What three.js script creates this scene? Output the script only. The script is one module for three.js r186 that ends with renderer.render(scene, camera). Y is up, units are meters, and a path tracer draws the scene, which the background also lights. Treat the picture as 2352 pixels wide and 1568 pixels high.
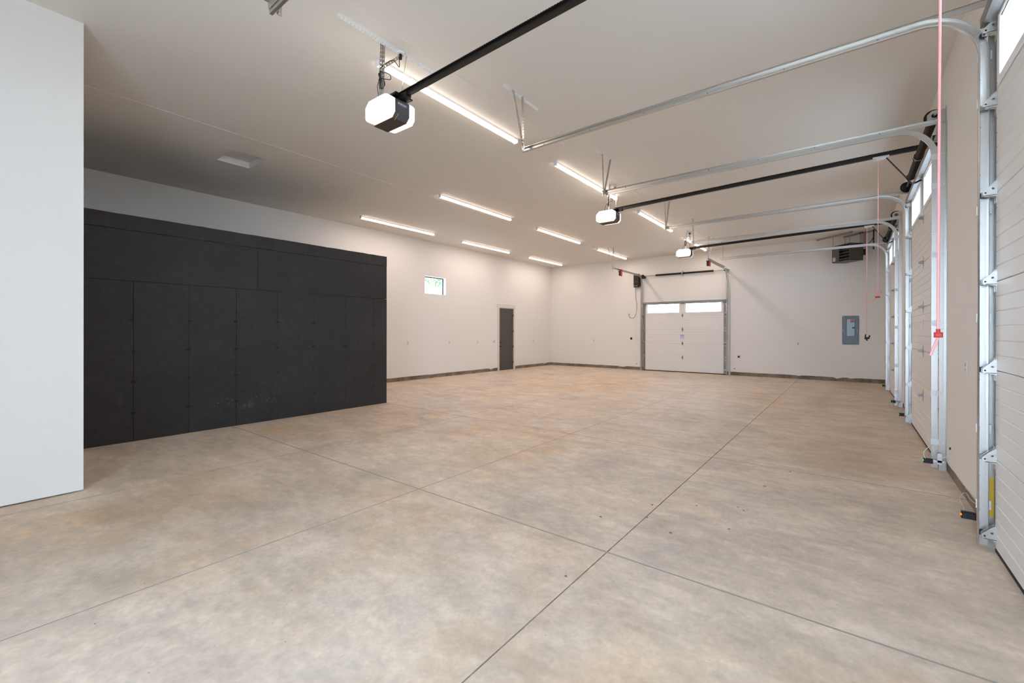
import * as THREE from 'three';
import { mergeGeometries, toCreasedNormals } from 'three/addons/utils/BufferGeometryUtils.js';
import { RectAreaLightUniformsLib } from 'three/addons/lights/RectAreaLightUniformsLib.js';

// ---------------------------------------------------------------- camera, sky, exposure
// metres, y up; x to the right (towards the wall of garage doors), -z into the room
const scene = new THREE.Scene();
const camera = new THREE.PerspectiveCamera(75.956, 2352 / 1568, 0.05, 300);
camera.position.set(0, 1.5, 0);
camera.rotation.order = 'YXZ';
camera.rotation.set(-0.0543 * Math.PI / 180, 37.7757 * Math.PI / 180, 0.0868 * Math.PI / 180);
camera.setViewOffset(2352, 1568, 0, 21.85, 2352, 1568);
scene.add(camera);
scene.background = new THREE.Color().setRGB(0.59, 0.765, 1.0);   // overcast daylight
scene.backgroundIntensity = 17.5;
const renderer = new THREE.WebGLRenderer({ antialias: true });
renderer.toneMapping = THREE.LinearToneMapping;
renderer.toneMappingExposure = 1.0;
renderer.shadowMap.enabled = true;
RectAreaLightUniformsLib.init();
const LED = new THREE.Color().setRGB(1.0, 0.84, 0.75);
const LED_POWER = 36, LED_GLOW = 7;

// ---------------------------------------------------------------- helpers
let seed = 12345;
const rnd = () => { seed = (seed * 1664525 + 1013904223) >>> 0; return seed / 4294967296; };
const V = (x, y, z) => new THREE.Vector3(x, y, z);
const taken = {};
function numbered(n) { const k = taken[n] = (taken[n] ?? -1) + 1; return k ? n + '_' + String(k).padStart(3, '0') : n; }
function clean(g) {
  g = g.index ? g.toNonIndexed() : g;
  for (const k of Object.keys(g.attributes)) if (!['position', 'normal', 'uv'].includes(k)) g.deleteAttribute(k);
  if (!g.attributes.normal) g.computeVertexNormals();
  if (!g.attributes.uv) g.setAttribute('uv', new THREE.BufferAttribute(new Float32Array(g.attributes.position.count * 2), 2));
  g.morphAttributes = {};
  return g;
}
const join = (a) => Array.isArray(a) ? mergeGeometries(a.flat(9).map(clean), false) : clean(a);
// uv in metres from the way each face points
function metric(g, ox = 0, oy = 0, oz = 0) {
  g = join(g);
  const p = g.attributes.position, n = g.attributes.normal, uv = g.attributes.uv;
  for (let i = 0; i < p.count; i++) {
    const ax = Math.abs(n.getX(i)), ay = Math.abs(n.getY(i)), az = Math.abs(n.getZ(i));
    const x = p.getX(i) - ox, y = p.getY(i) - oy, z = p.getZ(i) - oz;
    if (ay >= ax && ay >= az) uv.setXY(i, x, -z); else if (ax >= az) uv.setXY(i, -z, y); else uv.setXY(i, x, y);
  }
  return g;
}
function bx(x0, x1, y0, y1, z0, z1) {
  const g = new THREE.BoxGeometry(Math.abs(x1 - x0), Math.abs(y1 - y0), Math.abs(z1 - z0));
  return g.translate((x0 + x1) / 2, (y0 + y1) / 2, (z0 + z1) / 2);
}
// box with chamfered edges (44 triangles)
function cbx(x0, x1, y0, y1, z0, z1, c = 0.004) {
  const w = Math.abs(x1 - x0), h = Math.abs(y1 - y0), d = Math.abs(z1 - z0);
  c = Math.min(c, w * 0.45, h * 0.45, d * 0.45);
  const s = new THREE.Shape(); const a = w / 2 - c, b = h / 2 - c;
  s.moveTo(-a, -b); s.lineTo(a, -b); s.lineTo(a, b); s.lineTo(-a, b); s.closePath();
  const g = new THREE.ExtrudeGeometry(s, { depth: d - 2 * c, bevelEnabled: true, bevelThickness: c, bevelSize: c, bevelSegments: 1, steps: 1 });
  g.translate(0, 0, -d / 2 + c);
  return g.translate((x0 + x1) / 2, (y0 + y1) / 2, (z0 + z1) / 2);
}
function rod(p, q, r, n = 12, r2 = r) {
  const d = q.clone().sub(p), g = new THREE.CylinderGeometry(r2, r, d.length(), n);
  g.applyQuaternion(new THREE.Quaternion().setFromUnitVectors(V(0, 1, 0), d.clone().normalize()));
  return g.translate((p.x + q.x) / 2, (p.y + q.y) / 2, (p.z + q.z) / 2);
}
const tube = (pts, r, seg = 40, n = 8) => new THREE.TubeGeometry(new THREE.CatmullRomCurve3(pts), seg, r, n);
function bar(p, q, w, t, up = V(0, 1, 0)) {   // flat bar, w across, t thick
  const d = q.clone().sub(p), L = d.length(); d.normalize();
  const side = new THREE.Vector3().crossVectors(up, d).normalize(), nn = new THREE.Vector3().crossVectors(d, side);
  const g = new THREE.BoxGeometry(t, w, L);
  const m = new THREE.Matrix4().makeBasis(side, nn, d); m.setPosition((p.x + q.x) / 2, (p.y + q.y) / 2, (p.z + q.z) / 2);
  return g.applyMatrix4(m);
}
// closed profile [[u, v]...] carried along frames {p, a, b}
function sweep(profile, frames, crease = 0.6) {
  const pos = [], N = profile.length, pt = (f, k) => f.p.clone().addScaledVector(f.a, profile[k][0]).addScaledVector(f.b, profile[k][1]);
  const push = (...v) => v.forEach((w) => pos.push(w.x, w.y, w.z));
  for (let i = 0; i < frames.length - 1; i++) for (let k = 0; k < N; k++) {
    const a = pt(frames[i], k), b = pt(frames[i], (k + 1) % N), c = pt(frames[i + 1], (k + 1) % N), d = pt(frames[i + 1], k);
    push(a, b, c, a, c, d);
  }
  const tri = THREE.ShapeUtils.triangulateShape(profile.map(([u, v]) => new THREE.Vector2(u, v)), []);
  for (const [a, b, c] of tri) { const f = frames[0], l = frames[frames.length - 1]; push(pt(f, a), pt(f, c), pt(f, b)); push(pt(l, a), pt(l, b), pt(l, c)); }
  const g = new THREE.BufferGeometry(); g.setAttribute('position', new THREE.Float32BufferAttribute(pos, 3));
  g.setAttribute('uv', new THREE.Float32BufferAttribute(new Float32Array(pos.length / 3 * 2), 2));
  return toCreasedNormals(g, crease);
}
// strip of steel with punched holes, from p to q, lying across `leg`
function perfStrip(p, q, leg, w, t = 0.0025, pitch = 0.038, r = 0.0075) {
  const d = q.clone().sub(p), L = d.length(); d.normalize();
  const l = leg.clone().addScaledVector(d, -leg.dot(d)).normalize(), n = new THREE.Vector3().crossVectors(d, l);
  const s = new THREE.Shape(); s.moveTo(0, 0); s.lineTo(L, 0); s.lineTo(L, w); s.lineTo(0, w); s.closePath();
  for (let x = pitch * 0.6; x < L - r * 1.5; x += pitch) { const h = new THREE.Path(); h.absarc(x, w * 0.52, r, 0, Math.PI * 2, true); s.holes.push(h); }
  const g = new THREE.ExtrudeGeometry(s, { depth: t, bevelEnabled: false, curveSegments: 4 });
  const m = new THREE.Matrix4().makeBasis(d, l, n); m.setPosition(p); return g.applyMatrix4(m);
}
const perfAngle = (p, q, l1, l2, w = 0.032, pitch = 0.038, r = 0.0065) => [perfStrip(p, q, l1, w, 0.0025, pitch, r), perfStrip(p, q, l2, w, 0.0025, pitch, r)];
// ---- things: a Group at the thing's base; parts are given in the room's own coordinates
const baseOf = (o) => { const b = V(0, 0, 0); for (let k = o; k && k !== scene; k = k.parent) b.add(k.position); return b; };
function thing(name, label, category, base, group, kind) {
  const o = new THREE.Group(); o.name = numbered(name); o.position.copy(base); scene.add(o);
  o.userData = { label }; if (category) o.userData.category = category; if (group) o.userData.group = group; if (kind) o.userData.kind = kind;
  return o;
}
function part(name, geo, mat, parent, label) {
  const g = mat === M.zinc ? metric(geo) : join(geo), b = baseOf(parent); if (parent !== scene) g.translate(-b.x, -b.y, -b.z);
  const m = new THREE.Mesh(g, mat); m.name = parent === scene ? numbered(name) : name; m.castShadow = m.receiveShadow = true;
  if (label) m.userData.label = label; parent.add(m); return m;
}
function single(name, geo, mat, label, category, group, kind) {   // a thing that is one mesh, origin at the middle of its base
  const g = join(geo); g.computeBoundingBox(); const c = g.boundingBox, b = V((c.min.x + c.max.x) / 2, c.min.y, (c.min.z + c.max.z) / 2);
  g.translate(-b.x, -b.y, -b.z);
  const m = new THREE.Mesh(g, mat); m.name = numbered(name); m.position.copy(b); m.castShadow = m.receiveShadow = true; scene.add(m);
  m.userData = { label }; if (category) m.userData.category = category; if (group) m.userData.group = group; if (kind) m.userData.kind = kind;
  return m;
}
const struct = (name, geo, mat, label) => single(name, geo, mat, label, undefined, undefined, 'structure');

// ---------------------------------------------------------------- textures
function grid(n, s) { let k = s; const a = new Float32Array(n * n); for (let i = 0; i < a.length; i++) { k = (k * 1664525 + 1013904223) >>> 0; a[i] = k / 4294967296; } return a; }
function addNoise(out, W, H, nx, ny, amp, s) {   // tiling value noise, nx by ny cells
  const n = Math.max(nx, ny), g = grid(n, s);
  for (let y = 0; y < H; y++) {
    const fy = y / H * ny, y0 = Math.floor(fy), ty = fy - y0, sy = ty * ty * (3 - 2 * ty), r0 = (y0 % ny) * n, r1 = ((y0 + 1) % ny) * n;
    for (let x = 0; x < W; x++) {
      const fx = x / W * nx, x0 = Math.floor(fx), tx = fx - x0, sx = tx * tx * (3 - 2 * tx), c0 = x0 % nx, c1 = (x0 + 1) % nx;
      const a = g[r0 + c0], b = g[r0 + c1], c = g[r1 + c0], d = g[r1 + c1];
      out[y * W + x] += amp * ((a + (b - a) * sx) * (1 - sy) + (c + (d - c) * sx) * sy - 0.5);
    }
  }
}
function field(W, H, list, s) { const o = new Float32Array(W * H); list.forEach(([nx, ny, a], i) => addNoise(o, W, H, nx, ny, a, s * 97 + i * 1013 + 7)); return o; }
function dataTex(W, H, fn, srgb) {
  const d = new Uint8Array(W * H * 4);
  for (let i = 0; i < W * H; i++) { const c = fn(i, i % W, (i / W) | 0); d[i * 4] = c[0]; d[i * 4 + 1] = c[1]; d[i * 4 + 2] = c[2]; d[i * 4 + 3] = 255; }
  const t = new THREE.DataTexture(d, W, H); t.magFilter = THREE.LinearFilter; t.minFilter = THREE.LinearMipmapLinearFilter; t.generateMipmaps = true;
  t.wrapS = t.wrapT = THREE.RepeatWrapping; if (srgb) t.colorSpace = THREE.SRGBColorSpace; t.needsUpdate = true; return t;
}
const cl = (v) => Math.max(0, Math.min(255, v));
// concrete floor: cream-grey with tan cure stains, grey clouds, trowel streaks and specks; one tile is 11.6 m
const FT = 2048, FM = 11.6;
const fA = field(FT, FT, [[7, 7, 1], [15, 15, 0.7], [31, 31, 0.45], [64, 64, 0.3]], 3);
const fB = field(FT, FT, [[9, 9, 1], [21, 21, 0.8], [47, 47, 0.6], [110, 110, 0.45], [230, 230, 0.35]], 11);
const fC = field(FT, FT, [[26, 60, 0.7], [60, 140, 0.7], [130, 300, 0.6], [300, 300, 0.5], [700, 700, 0.5], [1024, 1024, 0.4]], 23);
const specks = new Float32Array(FT * FT);
for (let i = 0; i < 900; i++) {
  const x = (rnd() * FT) | 0, y = (rnd() * FT) | 0, a = 0.15 + 0.5 * rnd() * rnd(), r = rnd() < 0.03 ? 1 : 0;
  for (let dy = -r; dy <= r; dy++) for (let dx = -r - 1; dx <= r; dx++) if (r === 0 || dx * dx + dy * dy <= r * r + 1) specks[((y + dy + FT) % FT) * FT + (x + dx + FT) % FT] = a;
}
const floorMap = dataTex(FT, FT, (i) => {
  const tan = Math.max(0, fA[i] + 0.35 * fB[i] + 0.05), gry = Math.max(0, fB[i] * 0.9 - fA[i] * 0.5), st = fC[i];
  const l = 1.01 + 0.11 * st + 0.085 * fB[i] - 0.16 * gry - 0.6 * specks[i];
  return [cl((213 - 15 * tan - 2 * gry) * l), cl((195 - 25 * tan) * l), cl((175 - 37 * tan + 5 * gry) * l)];
}, true);
const floorBump = dataTex(FT, FT, (i) => { const v = 128 + 40 * fC[i] - 60 * specks[i]; return [cl(v), cl(v), cl(v)]; });
const floorRough = dataTex(1024, 1024, (i, x, y) => { const j = y * 2 * FT + x * 2, v = 150 + 34 * fB[j] + 26 * fC[j]; return [cl(v), cl(v), cl(v)]; });
for (const t of [floorMap, floorBump, floorRough]) { t.wrapT = THREE.MirroredRepeatWrapping; t.repeat.set(1 / FM, 1 / FM); }
// rough painted concrete, cast against boards; one tile is 6 x 3 m
const CW = 1536, CH = 768;
const cA = field(CW, CH, [[8, 4, 1], [24, 12, 0.7], [70, 35, 0.5]], 41), cB = field(CW, CH, [[150, 75, 0.8], [380, 190, 0.8], [768, 384, 0.6]], 53);
const pits = new Float32Array(CW * CH), spots = new Float32Array(CW * CH);
for (let i = 0; i < 520; i++) { const x = (rnd() * CW) | 0, y = (rnd() * CH) | 0, r = rnd() < 0.12 ? 2 : 1; for (let dy = -r; dy <= r; dy++) for (let dx = -r; dx <= r; dx++) if (dx * dx + dy * dy <= r * r) pits[((y + dy + CH) % CH) * CW + (x + dx + CW) % CW] = 1; }
// pale lime splashes and runs low on the wall: [metres along, metres up, radius, strength]
for (let i = 0; i < 46; i++) {
  const u = 2.45 + rnd() * 0.95, v = 0.26 + rnd() * 0.16 + 0.1 * rnd(), r = rnd() < 0.15 ? 2 : 1;
  const X = (u / 6 * CW) | 0, Y = (v / 3 * CH) | 0;
  for (let dy = -r; dy <= r; dy++) for (let dx = -r; dx <= r; dx++) if (dx * dx + dy * dy <= r * r + 0.5) spots[(Y + dy) * CW + X + dx] = 0.25 + 0.75 * rnd();
}
for (const [u, v, hgt, a] of [[2.92, 0.3, 0.1, 0.3], [3.0, 0.31, 0.13, 0.42], [3.04, 0.3, 0.12, 0.25], [2.86, 0.28, 0.07, 0.2], [1.4, 0.55, 0.16, 0.14], [1.42, 0.62, 0.2, 0.12]])
  for (let k = 0; k < 700; k++) { const X = ((u + (rnd() + rnd() - 1) * 0.035) / 6 * CW) | 0, Y = ((v + (rnd() + rnd() - 1) * hgt * 0.6) / 3 * CH) | 0; spots[Y * CW + X] = Math.max(spots[Y * CW + X], a * rnd()); }
const blackMap = dataTex(CW, CH, (i) => {
  const l = 1 + 0.22 * cA[i] + 0.24 * cB[i] - 0.6 * pits[i], s = spots[i];
  return [cl(36 * l + 90 * s), cl(35 * l + 84 * s), cl(34 * l + 76 * s)];
}, true);
const blackBump = dataTex(CW, CH, (i) => { const v = 150 + 26 * cA[i] + 34 * cB[i] - 110 * pits[i]; return [cl(v), cl(v), cl(v)]; });
for (const t of [blackMap, blackBump]) t.repeat.set(1 / 6, 1 / 3);
// raw concrete footing under the wall board
const kA = field(512, 512, [[10, 6, 1], [30, 18, 0.8], [90, 60, 0.7], [250, 250, 0.8]], 71);
const curbMap = dataTex(512, 512, (i) => { const l = 1 + 0.26 * kA[i]; return [cl(126 * l), cl(113 * l), cl(98 * l)]; }, true); curbMap.repeat.set(0.5, 0.5);
const curbBump = dataTex(512, 512, (i) => { const v = 128 + 70 * kA[i]; return [cl(v), cl(v), cl(v)]; }); curbBump.repeat.set(0.5, 0.5);
// rolled paint on board
const wA = field(512, 512, [[40, 40, 0.6], [120, 120, 0.8], [256, 256, 0.8]], 83);
const wallBump = dataTex(512, 512, (i) => { const v = 128 + 40 * wA[i]; return [cl(v), cl(v), cl(v)]; }); wallBump.repeat.set(0.8, 0.8);
// embossed wood grain of the steel door skins, lengthwise
const gA = field(512, 512, [[6, 60, 0.8], [14, 130, 0.9], [30, 256, 0.8]], 91);
const grainBump = dataTex(512, 512, (i) => { const v = 128 + 60 * gA[i]; return [cl(v), cl(v), cl(v)]; }); grainBump.repeat.set(1.2, 2);
// zinc spangle
const zA = field(256, 256, [[14, 14, 1], [40, 40, 0.8], [90, 90, 0.5]], 101);
const zincRough = dataTex(256, 256, (i) => { const v = 80 + 14 * zA[i]; return [cl(v), cl(v), cl(v)]; }); zincRough.repeat.set(3, 3);

// ---------------------------------------------------------------- materials
const std = (o) => new THREE.MeshStandardMaterial(o);
const M = {
  wall: std({ color: 0xe9e5df, roughness: 0.62, bumpMap: wallBump, bumpScale: 0.0004 }),
  ceiling: std({ color: 0xe6e1d9, roughness: 0.7, bumpMap: wallBump, bumpScale: 0.0004 }),
  floor: std({ map: floorMap, roughness: 0.95, roughnessMap: floorRough, bumpMap: floorBump, bumpScale: 0.0012 }),
  sealant: std({ color: 0xa0998f, roughness: 0.9 }),
  groove: std({ color: 0x4a443d, roughness: 0.95 }),
  black: std({ map: blackMap, roughness: 0.66, bumpMap: blackBump, bumpScale: 0.003 }),
  blackSeam: std({ color: 0x1a1a1b, roughness: 0.85 }),
  curb: std({ map: curbMap, roughness: 0.95, bumpMap: curbBump, bumpScale: 0.004 }),
  trim: std({ color: 0xe8e4dd, roughness: 0.5 }),
  casing: std({ color: 0xdbd5cc, roughness: 0.5 }),
  doorPaint: std({ color: 0x4a4743, roughness: 0.45 }),
  blackMetal: std({ color: 0x151515, roughness: 0.45, metalness: 0.3 }),
  blackPlastic: std({ color: 0x121213, roughness: 0.5 }),
  skin: std({ color: 0xe6e4e0, roughness: 0.42, bumpMap: grainBump, bumpScale: 0.0006 }),
  whitePlastic: std({ color: 0xf0efec, roughness: 0.4 }),
  plate: std({ color: 0xe4e0d9, roughness: 0.35 }),
  plateSlot: std({ color: 0xb5b0a9, roughness: 0.5 }),
  zinc: std({ color: 0xc4c1bb, metalness: 0.9, roughness: 1, roughnessMap: zincRough }),
  zincDull: std({ color: 0x94938f, metalness: 0.75, roughness: 0.5 }),
  angleLit: std({ color: 0xefeeeb, metalness: 0.1, roughness: 0.45 }),  // punched zinc angle at the ceiling, lamplight on it painted in as near-white
  zincWhite: std({ color: 0xd6d5d2, metalness: 0.3, roughness: 0.45 }),
  steelShaft: std({ color: 0x9a9a98, metalness: 0.9, roughness: 0.35 }),
  springOil: std({ color: 0x2b231d, metalness: 0.35, roughness: 0.5 }),
  railBlack: std({ color: 0x1d1a18, metalness: 0.25, roughness: 0.42 }),
  rubber: std({ color: 0x1c1b1a, roughness: 0.8 }),
  glass: new THREE.MeshPhysicalMaterial({ color: 0xffffff, transmission: 1, thickness: 0, roughness: 0.02, ior: 1.45 }),
  frosted: new THREE.MeshPhysicalMaterial({ color: 0xffffff, transmission: 1, thickness: 0, roughness: 0.25, ior: 1.45 }),
  lens: std({ color: 0xffffff, roughness: 0.5, emissive: LED, emissiveIntensity: LED_GLOW }),
  openerLens: std({ color: 0xffffff, roughness: 0.4, emissive: new THREE.Color().setRGB(1, 0.93, 0.80), emissiveIntensity: 0.8 }),
  openerBody: std({ color: 0x55565a, roughness: 0.45, metalness: 0.3 }),
  openerUnder: std({ color: 0x3c342d, roughness: 0.6 }),
  lampMetal: std({ color: 0xf0f0f0, roughness: 0.4 }),
  red: std({ color: 0xc23a34, roughness: 0.6 }),
  rope: std({ color: 0xf0a8a5, roughness: 0.85 }),
  heater: std({ color: 0x4e4e46, roughness: 0.5, metalness: 0.2 }),
  heaterDark: std({ color: 0x0f0e0d, roughness: 0.7 }),
  flue: std({ color: 0xa9a6a0, metalness: 0.85, roughness: 0.35 }),
  yellow: std({ color: 0xc9a21c, roughness: 0.6 }),
  panelGrey: std({ color: 0x3f4144, metalness: 0.15, roughness: 0.3 }),
  panelDoor: std({ color: 0x66696d, metalness: 0.15, roughness: 0.26 }),
  wire: std({ color: 0xe5e2dc, roughness: 0.6 }),
  cord: std({ color: 0x222122, roughness: 0.6 }),
  ledGreen: std({ color: 0x1a5a2a, roughness: 0.3, emissive: 0x22ff55, emissiveIntensity: 1.5 }),
  ledAmber: std({ color: 0x5a3510, roughness: 0.3, emissive: 0xff8a22, emissiveIntensity: 1.5 }),
  leaf: new THREE.MeshPhysicalMaterial({ color: 0x47702f, roughness: 0.8, transmission: 0.35, thickness: 0, side: THREE.DoubleSide }),
  dryLeaf: std({ color: 0x7d6850, roughness: 0.9 }),
  bark: std({ color: 0x5b4a3a, roughness: 0.95 }),
  gravel: std({ color: 0xbdbab4, roughness: 1 }),
};
function printed(w, h, draw) {   // flat print on a label
  const c = document.createElement('canvas'); c.width = w; c.height = h; const k = c.getContext('2d'); draw(k, w, h);
  const t = new THREE.CanvasTexture(c); t.colorSpace = THREE.SRGBColorSpace; return std({ map: t, roughness: 0.5 });
}
function lines(k, x, y, w, n, dy, col, th) { k.fillStyle = col; for (let i = 0; i < n; i++) for (let u = 0; u < w;) { const l = th * (1 + 2.5 * rnd()); k.fillRect(x + u, y + i * dy, Math.min(l, w - u), th); u += l + th * 0.7; } }
M.stickerBlue = printed(128, 140, (k, w, h) => { k.fillStyle = '#dcd8e6'; k.fillRect(0, 0, w, h); lines(k, 8, 14, 112, 1, 0, '#3a3a7c', 18); k.fillStyle = '#8f8fc0'; k.fillRect(6, 44, 116, 3); lines(k, 14, 60, 100, 2, 14, '#5d5da0', 8); lines(k, 10, 96, 108, 3, 12, '#a8a6c4', 4); });
M.stickerGrey = printed(64, 128, (k, w, h) => { k.fillStyle = '#d8d5cf'; k.fillRect(0, 0, w, h); k.fillStyle = '#4a4846'; k.fillRect(10, 10, 44, 24); lines(k, 8, 46, 48, 6, 12, '#77736e', 5); });
M.heaterLabel = printed(96, 128, (k, w, h) => { k.fillStyle = '#ddd3c4'; k.fillRect(0, 0, w, h); lines(k, 10, 14, 76, 1, 0, '#40302a', 14); lines(k, 10, 44, 76, 5, 15, '#6a5148', 7); });
M.nameplate = printed(256, 96, (k, w, h) => { k.fillStyle = '#4b4c50'; k.fillRect(0, 0, w, h); k.strokeStyle = '#c9cbd0'; k.lineWidth = 6; k.strokeRect(10, 10, 236, 40); lines(k, 22, 20, 212, 1, 0, '#c9cbd0', 20); lines(k, 60, 68, 140, 1, 0, '#8d8f94', 10); });
M.panelLabel = printed(96, 96, (k, w, h) => { k.fillStyle = '#b98672'; k.fillRect(0, 0, w, h); lines(k, 8, 12, 80, 6, 13, '#8a5646', 5); });

// ---------------------------------------------------------------- room shell
const XL = -10.70, XR = 0.81, H = 4.38, ZE = -16.68, ZN = 2.2, CURB = 0.12, T = 0.22;
// floor slabs between the saw cuts
{
  const floor = thing('floor', 'cream and tan polished concrete floor cut into large slabs by thin saw lines', undefined, V(0, 0, 0), undefined, 'structure');
  const xs = [XL - T, -7.56, -5.43, -3.25, -1.31, XR + 0.02], zs = [2.5, 0.1, -2.75, -5.6, -8.4, -11.25, -14.1, ZE - T];
  for (let i = 0; i < xs.length - 1; i++) for (let j = 0; j < zs.length - 1; j++) {
    const c = 0, s = new THREE.Shape(), gx = (k) => k === 4 ? 0.0042 : 0.006, gz = (k) => k === 2 || k === 3 ? 0.0085 : 0.004;
    const x0 = xs[i] + gx(i), x1 = xs[i + 1] - gx(i + 1), z0 = -zs[j] + gz(j), z1 = -zs[j + 1] - gz(j + 1);
    s.moveTo(x0 + c, z0 + c); s.lineTo(x1 - c, z0 + c); s.lineTo(x1 - c, z1 - c); s.lineTo(x0 + c, z1 - c); s.closePath();
    const e = new THREE.ExtrudeGeometry(s, { depth: 0.08, bevelEnabled: false });
    e.rotateX(-Math.PI / 2).translate(0, -0.08, 0);
    part('slab', metric(e), M.floor, floor);
  }
  for (const x of [-5.43, -3.25]) part('joint_sealant', bx(x - 0.0062, x + 0.0062, -0.02, -0.0006, ZE, 2.3), M.sealant, floor, 'grey sealant in the saw cut');
  for (const z of [0.1, -2.75, -5.6, -8.4, -11.25, -14.1]) part('joint_sealant', bx(XL, XR, -0.021, -0.0008, z - 0.0087, z + 0.0087), M.sealant, floor, 'grey sealant in the saw cut');
  part('joint_fill', bx(XL - T, XR + 0.02, -0.1, -0.03, ZE - T, 2.5), M.groove, floor, 'dark bottom of the saw cuts');
}
// ceiling with the attic hatch opening
const HX0 = -8.44, HX1 = -7.76, HZ0 = -3.28, HZ1 = -2.76;
{
  const y = [H, H + 0.3];
  struct('ceiling', metric([bx(XL - T, HX0, ...y, ZE - T, ZN + T), bx(HX1, XR + T, ...y, ZE - T, ZN + T), bx(HX0, HX1, ...y, ZE - T, HZ0), bx(HX0, HX1, ...y, HZ1, ZN + T)]), M.ceiling, 'flat off-white painted ceiling over the whole garage');
  struct('trim_1', bx(-7.104, -7.096, H - 0.003, H, ZE, 0), M.trim, 'thin raised seam in the ceiling sheets beside the attic hatch');
  struct('trim_2', bx(-3.504, -3.496, H - 0.004, H, ZE, ZN), M.trim, 'thin raised seam in the ceiling sheets beside the opener brackets');
  const h = thing('attic_hatch', 'recessed white attic hatch in the ceiling over the dark concrete wall', 'hatch', V((HX0 + HX1) / 2, H, (HZ0 + HZ1) / 2));
  const t = 0.012, u = H + 0.105;
  part('side_board', cbx(HX0, HX0 + t, H, u, HZ0, HZ1, 0.002), M.trim, h); part('side_board', cbx(HX1 - t, HX1, H, u, HZ0, HZ1, 0.002), M.trim, h);
  part('side_board', cbx(HX0 + t, HX1 - t, H, u, HZ0, HZ0 + t, 0.002), M.trim, h); part('side_board', cbx(HX0 + t, HX1 - t, H, u, HZ1 - t, HZ1, 0.002), M.trim, h);
  part('lid', cbx(HX0, HX1, u, u + 0.02, HZ0, HZ1, 0.002), M.ceiling, h);
}
// a wall board over the footing: core behind, board front proud by 12 mm, its lower edge a little ragged
function ragged(len, k) {   // strip along +x from 0 to len, 12 mm thick towards -z
  let q = k; const r = () => { q = (q * 1664525 + 1013904223) >>> 0; return q / 4294967296; };
  const p = new THREE.Shape(); p.moveTo(0, CURB + 0.002); p.lineTo(0, CURB - 0.004);
  for (let x = 0.05; x < len - 0.05; x += 0.04 + 0.22 * r()) { const drop = r() < 0.07 ? 0.02 + 0.03 * r() : 0.008 * r(); p.lineTo(x, CURB - drop); if (drop > 0.015) p.lineTo(x += 0.02 + 0.03 * r(), CURB - drop * 0.8); }
  p.lineTo(len, CURB - 0.004); p.lineTo(len, CURB + 0.002); p.closePath();
  return new THREE.ExtrudeGeometry(p, { depth: 0.012, bevelEnabled: false }).translate(0, 0, -0.012);
}
// left wall, window opening and door opening
const WZ0 = -10.19, WZ1 = -9.29, WY0 = 2.72, WY1 = 3.27, DZ0 = -13.92, DZ1 = -12.98, DY = 2.43;
struct('wall_left', metric([
  bx(XL - T, XL, CURB, H, DZ1, WZ0), bx(XL - T, XL, CURB, H, WZ1, 0), bx(XL - T, XL, CURB, WY0, WZ0, WZ1), bx(XL - T, XL, WY1, H, WZ0, WZ1),
  bx(XL - T, XL, CURB, H, ZE - T, DZ0), bx(XL - T, XL, DY, H, DZ0, DZ1),
  ragged(DZ0 - ZE - 0.1, 5).rotateY(Math.PI / 2).translate(XL, 0, DZ0 - 0.1), ragged(7.3, 9).rotateY(Math.PI / 2).translate(XL, 0, -5.6),
]), M.wall, 'long white wall with a small high window and a dark door');
struct('baseboard_left', metric([bx(XL - T, XL - 0.012, 0, CURB, DZ1, 0), bx(XL - T, XL - 0.012, 0, CURB, ZE - T, DZ0)]), M.curb, 'bare concrete footing along the bottom of the left wall');
// end wall with the garage door opening
const EC = -4.925, EW = 1.43, EH = 2.58;
struct('wall_back', metric([bx(XL, EC - EW, CURB, H, ZE - T, ZE), bx(EC + EW, XR, CURB, H, ZE - T, ZE), bx(EC - EW, EC + EW, EH, H, ZE - T, ZE), ragged(EC - EW - XL - 0.2, 21).translate(XL, 0, ZE), ragged(XR - EC - EW - 0.2, 33).translate(EC + EW + 0.2, 0, ZE)]), M.wall, 'white end wall around the single end garage door');
struct('baseboard_back', metric([bx(XL - T, EC - EW, 0, CURB, ZE - T, ZE - 0.012), bx(EC + EW, XR + T, 0, CURB, ZE - T, ZE - 0.012)]), M.curb, 'bare concrete footing along the bottom of the end wall');
// right wall: three closed doors
const SIDE = [2.905, 8.135, 13.225], HW = 1.445, SH = 3.62;
{
  const c = [-16.9 - 3, ...[13.225, 8.135, 2.905].flatMap((d) => [-(d + HW), -(d - HW)]), ZN + T], w = [], k = [];
  c[0] = ZE - T;
  for (let i = 0; i < c.length; i += 2) { w.push(bx(XR, XR + T, CURB, H, c[i], c[i + 1])); k.push(bx(XR + 0.012, XR + T, 0, CURB, c[i], c[i + 1])); }
  for (let i = 1; i < c.length - 1; i += 2) w.push(bx(XR, XR + T, SH, H, c[i], c[i + 1]));
  w.push(ragged(2.0, 47).rotateY(-Math.PI / 2).translate(XR, 0, -6.52), ragged(1.9, 51).rotateY(-Math.PI / 2).translate(XR, 0, -11.62));
  struct('wall_right', metric(w), M.wall, 'long white wall with the row of tall garage doors');
  struct('baseboard_right', metric(k), M.curb, 'bare concrete footing along the bottom of the right wall');
}
// behind the viewpoint the garage stands open: daylight comes in over the near floor
const FX0 = -1.55, FX1 = 0.75, FH = 3.6;
struct('wall_front', metric([bx(XL - T, FX0, 0, H, ZN, ZN + T), bx(FX1, XR + T, 0, H, ZN, ZN + T), bx(FX0, FX1, FH, H, ZN, ZN + T)]), M.wall, 'white wall with an open doorway behind the viewpoint');
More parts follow.
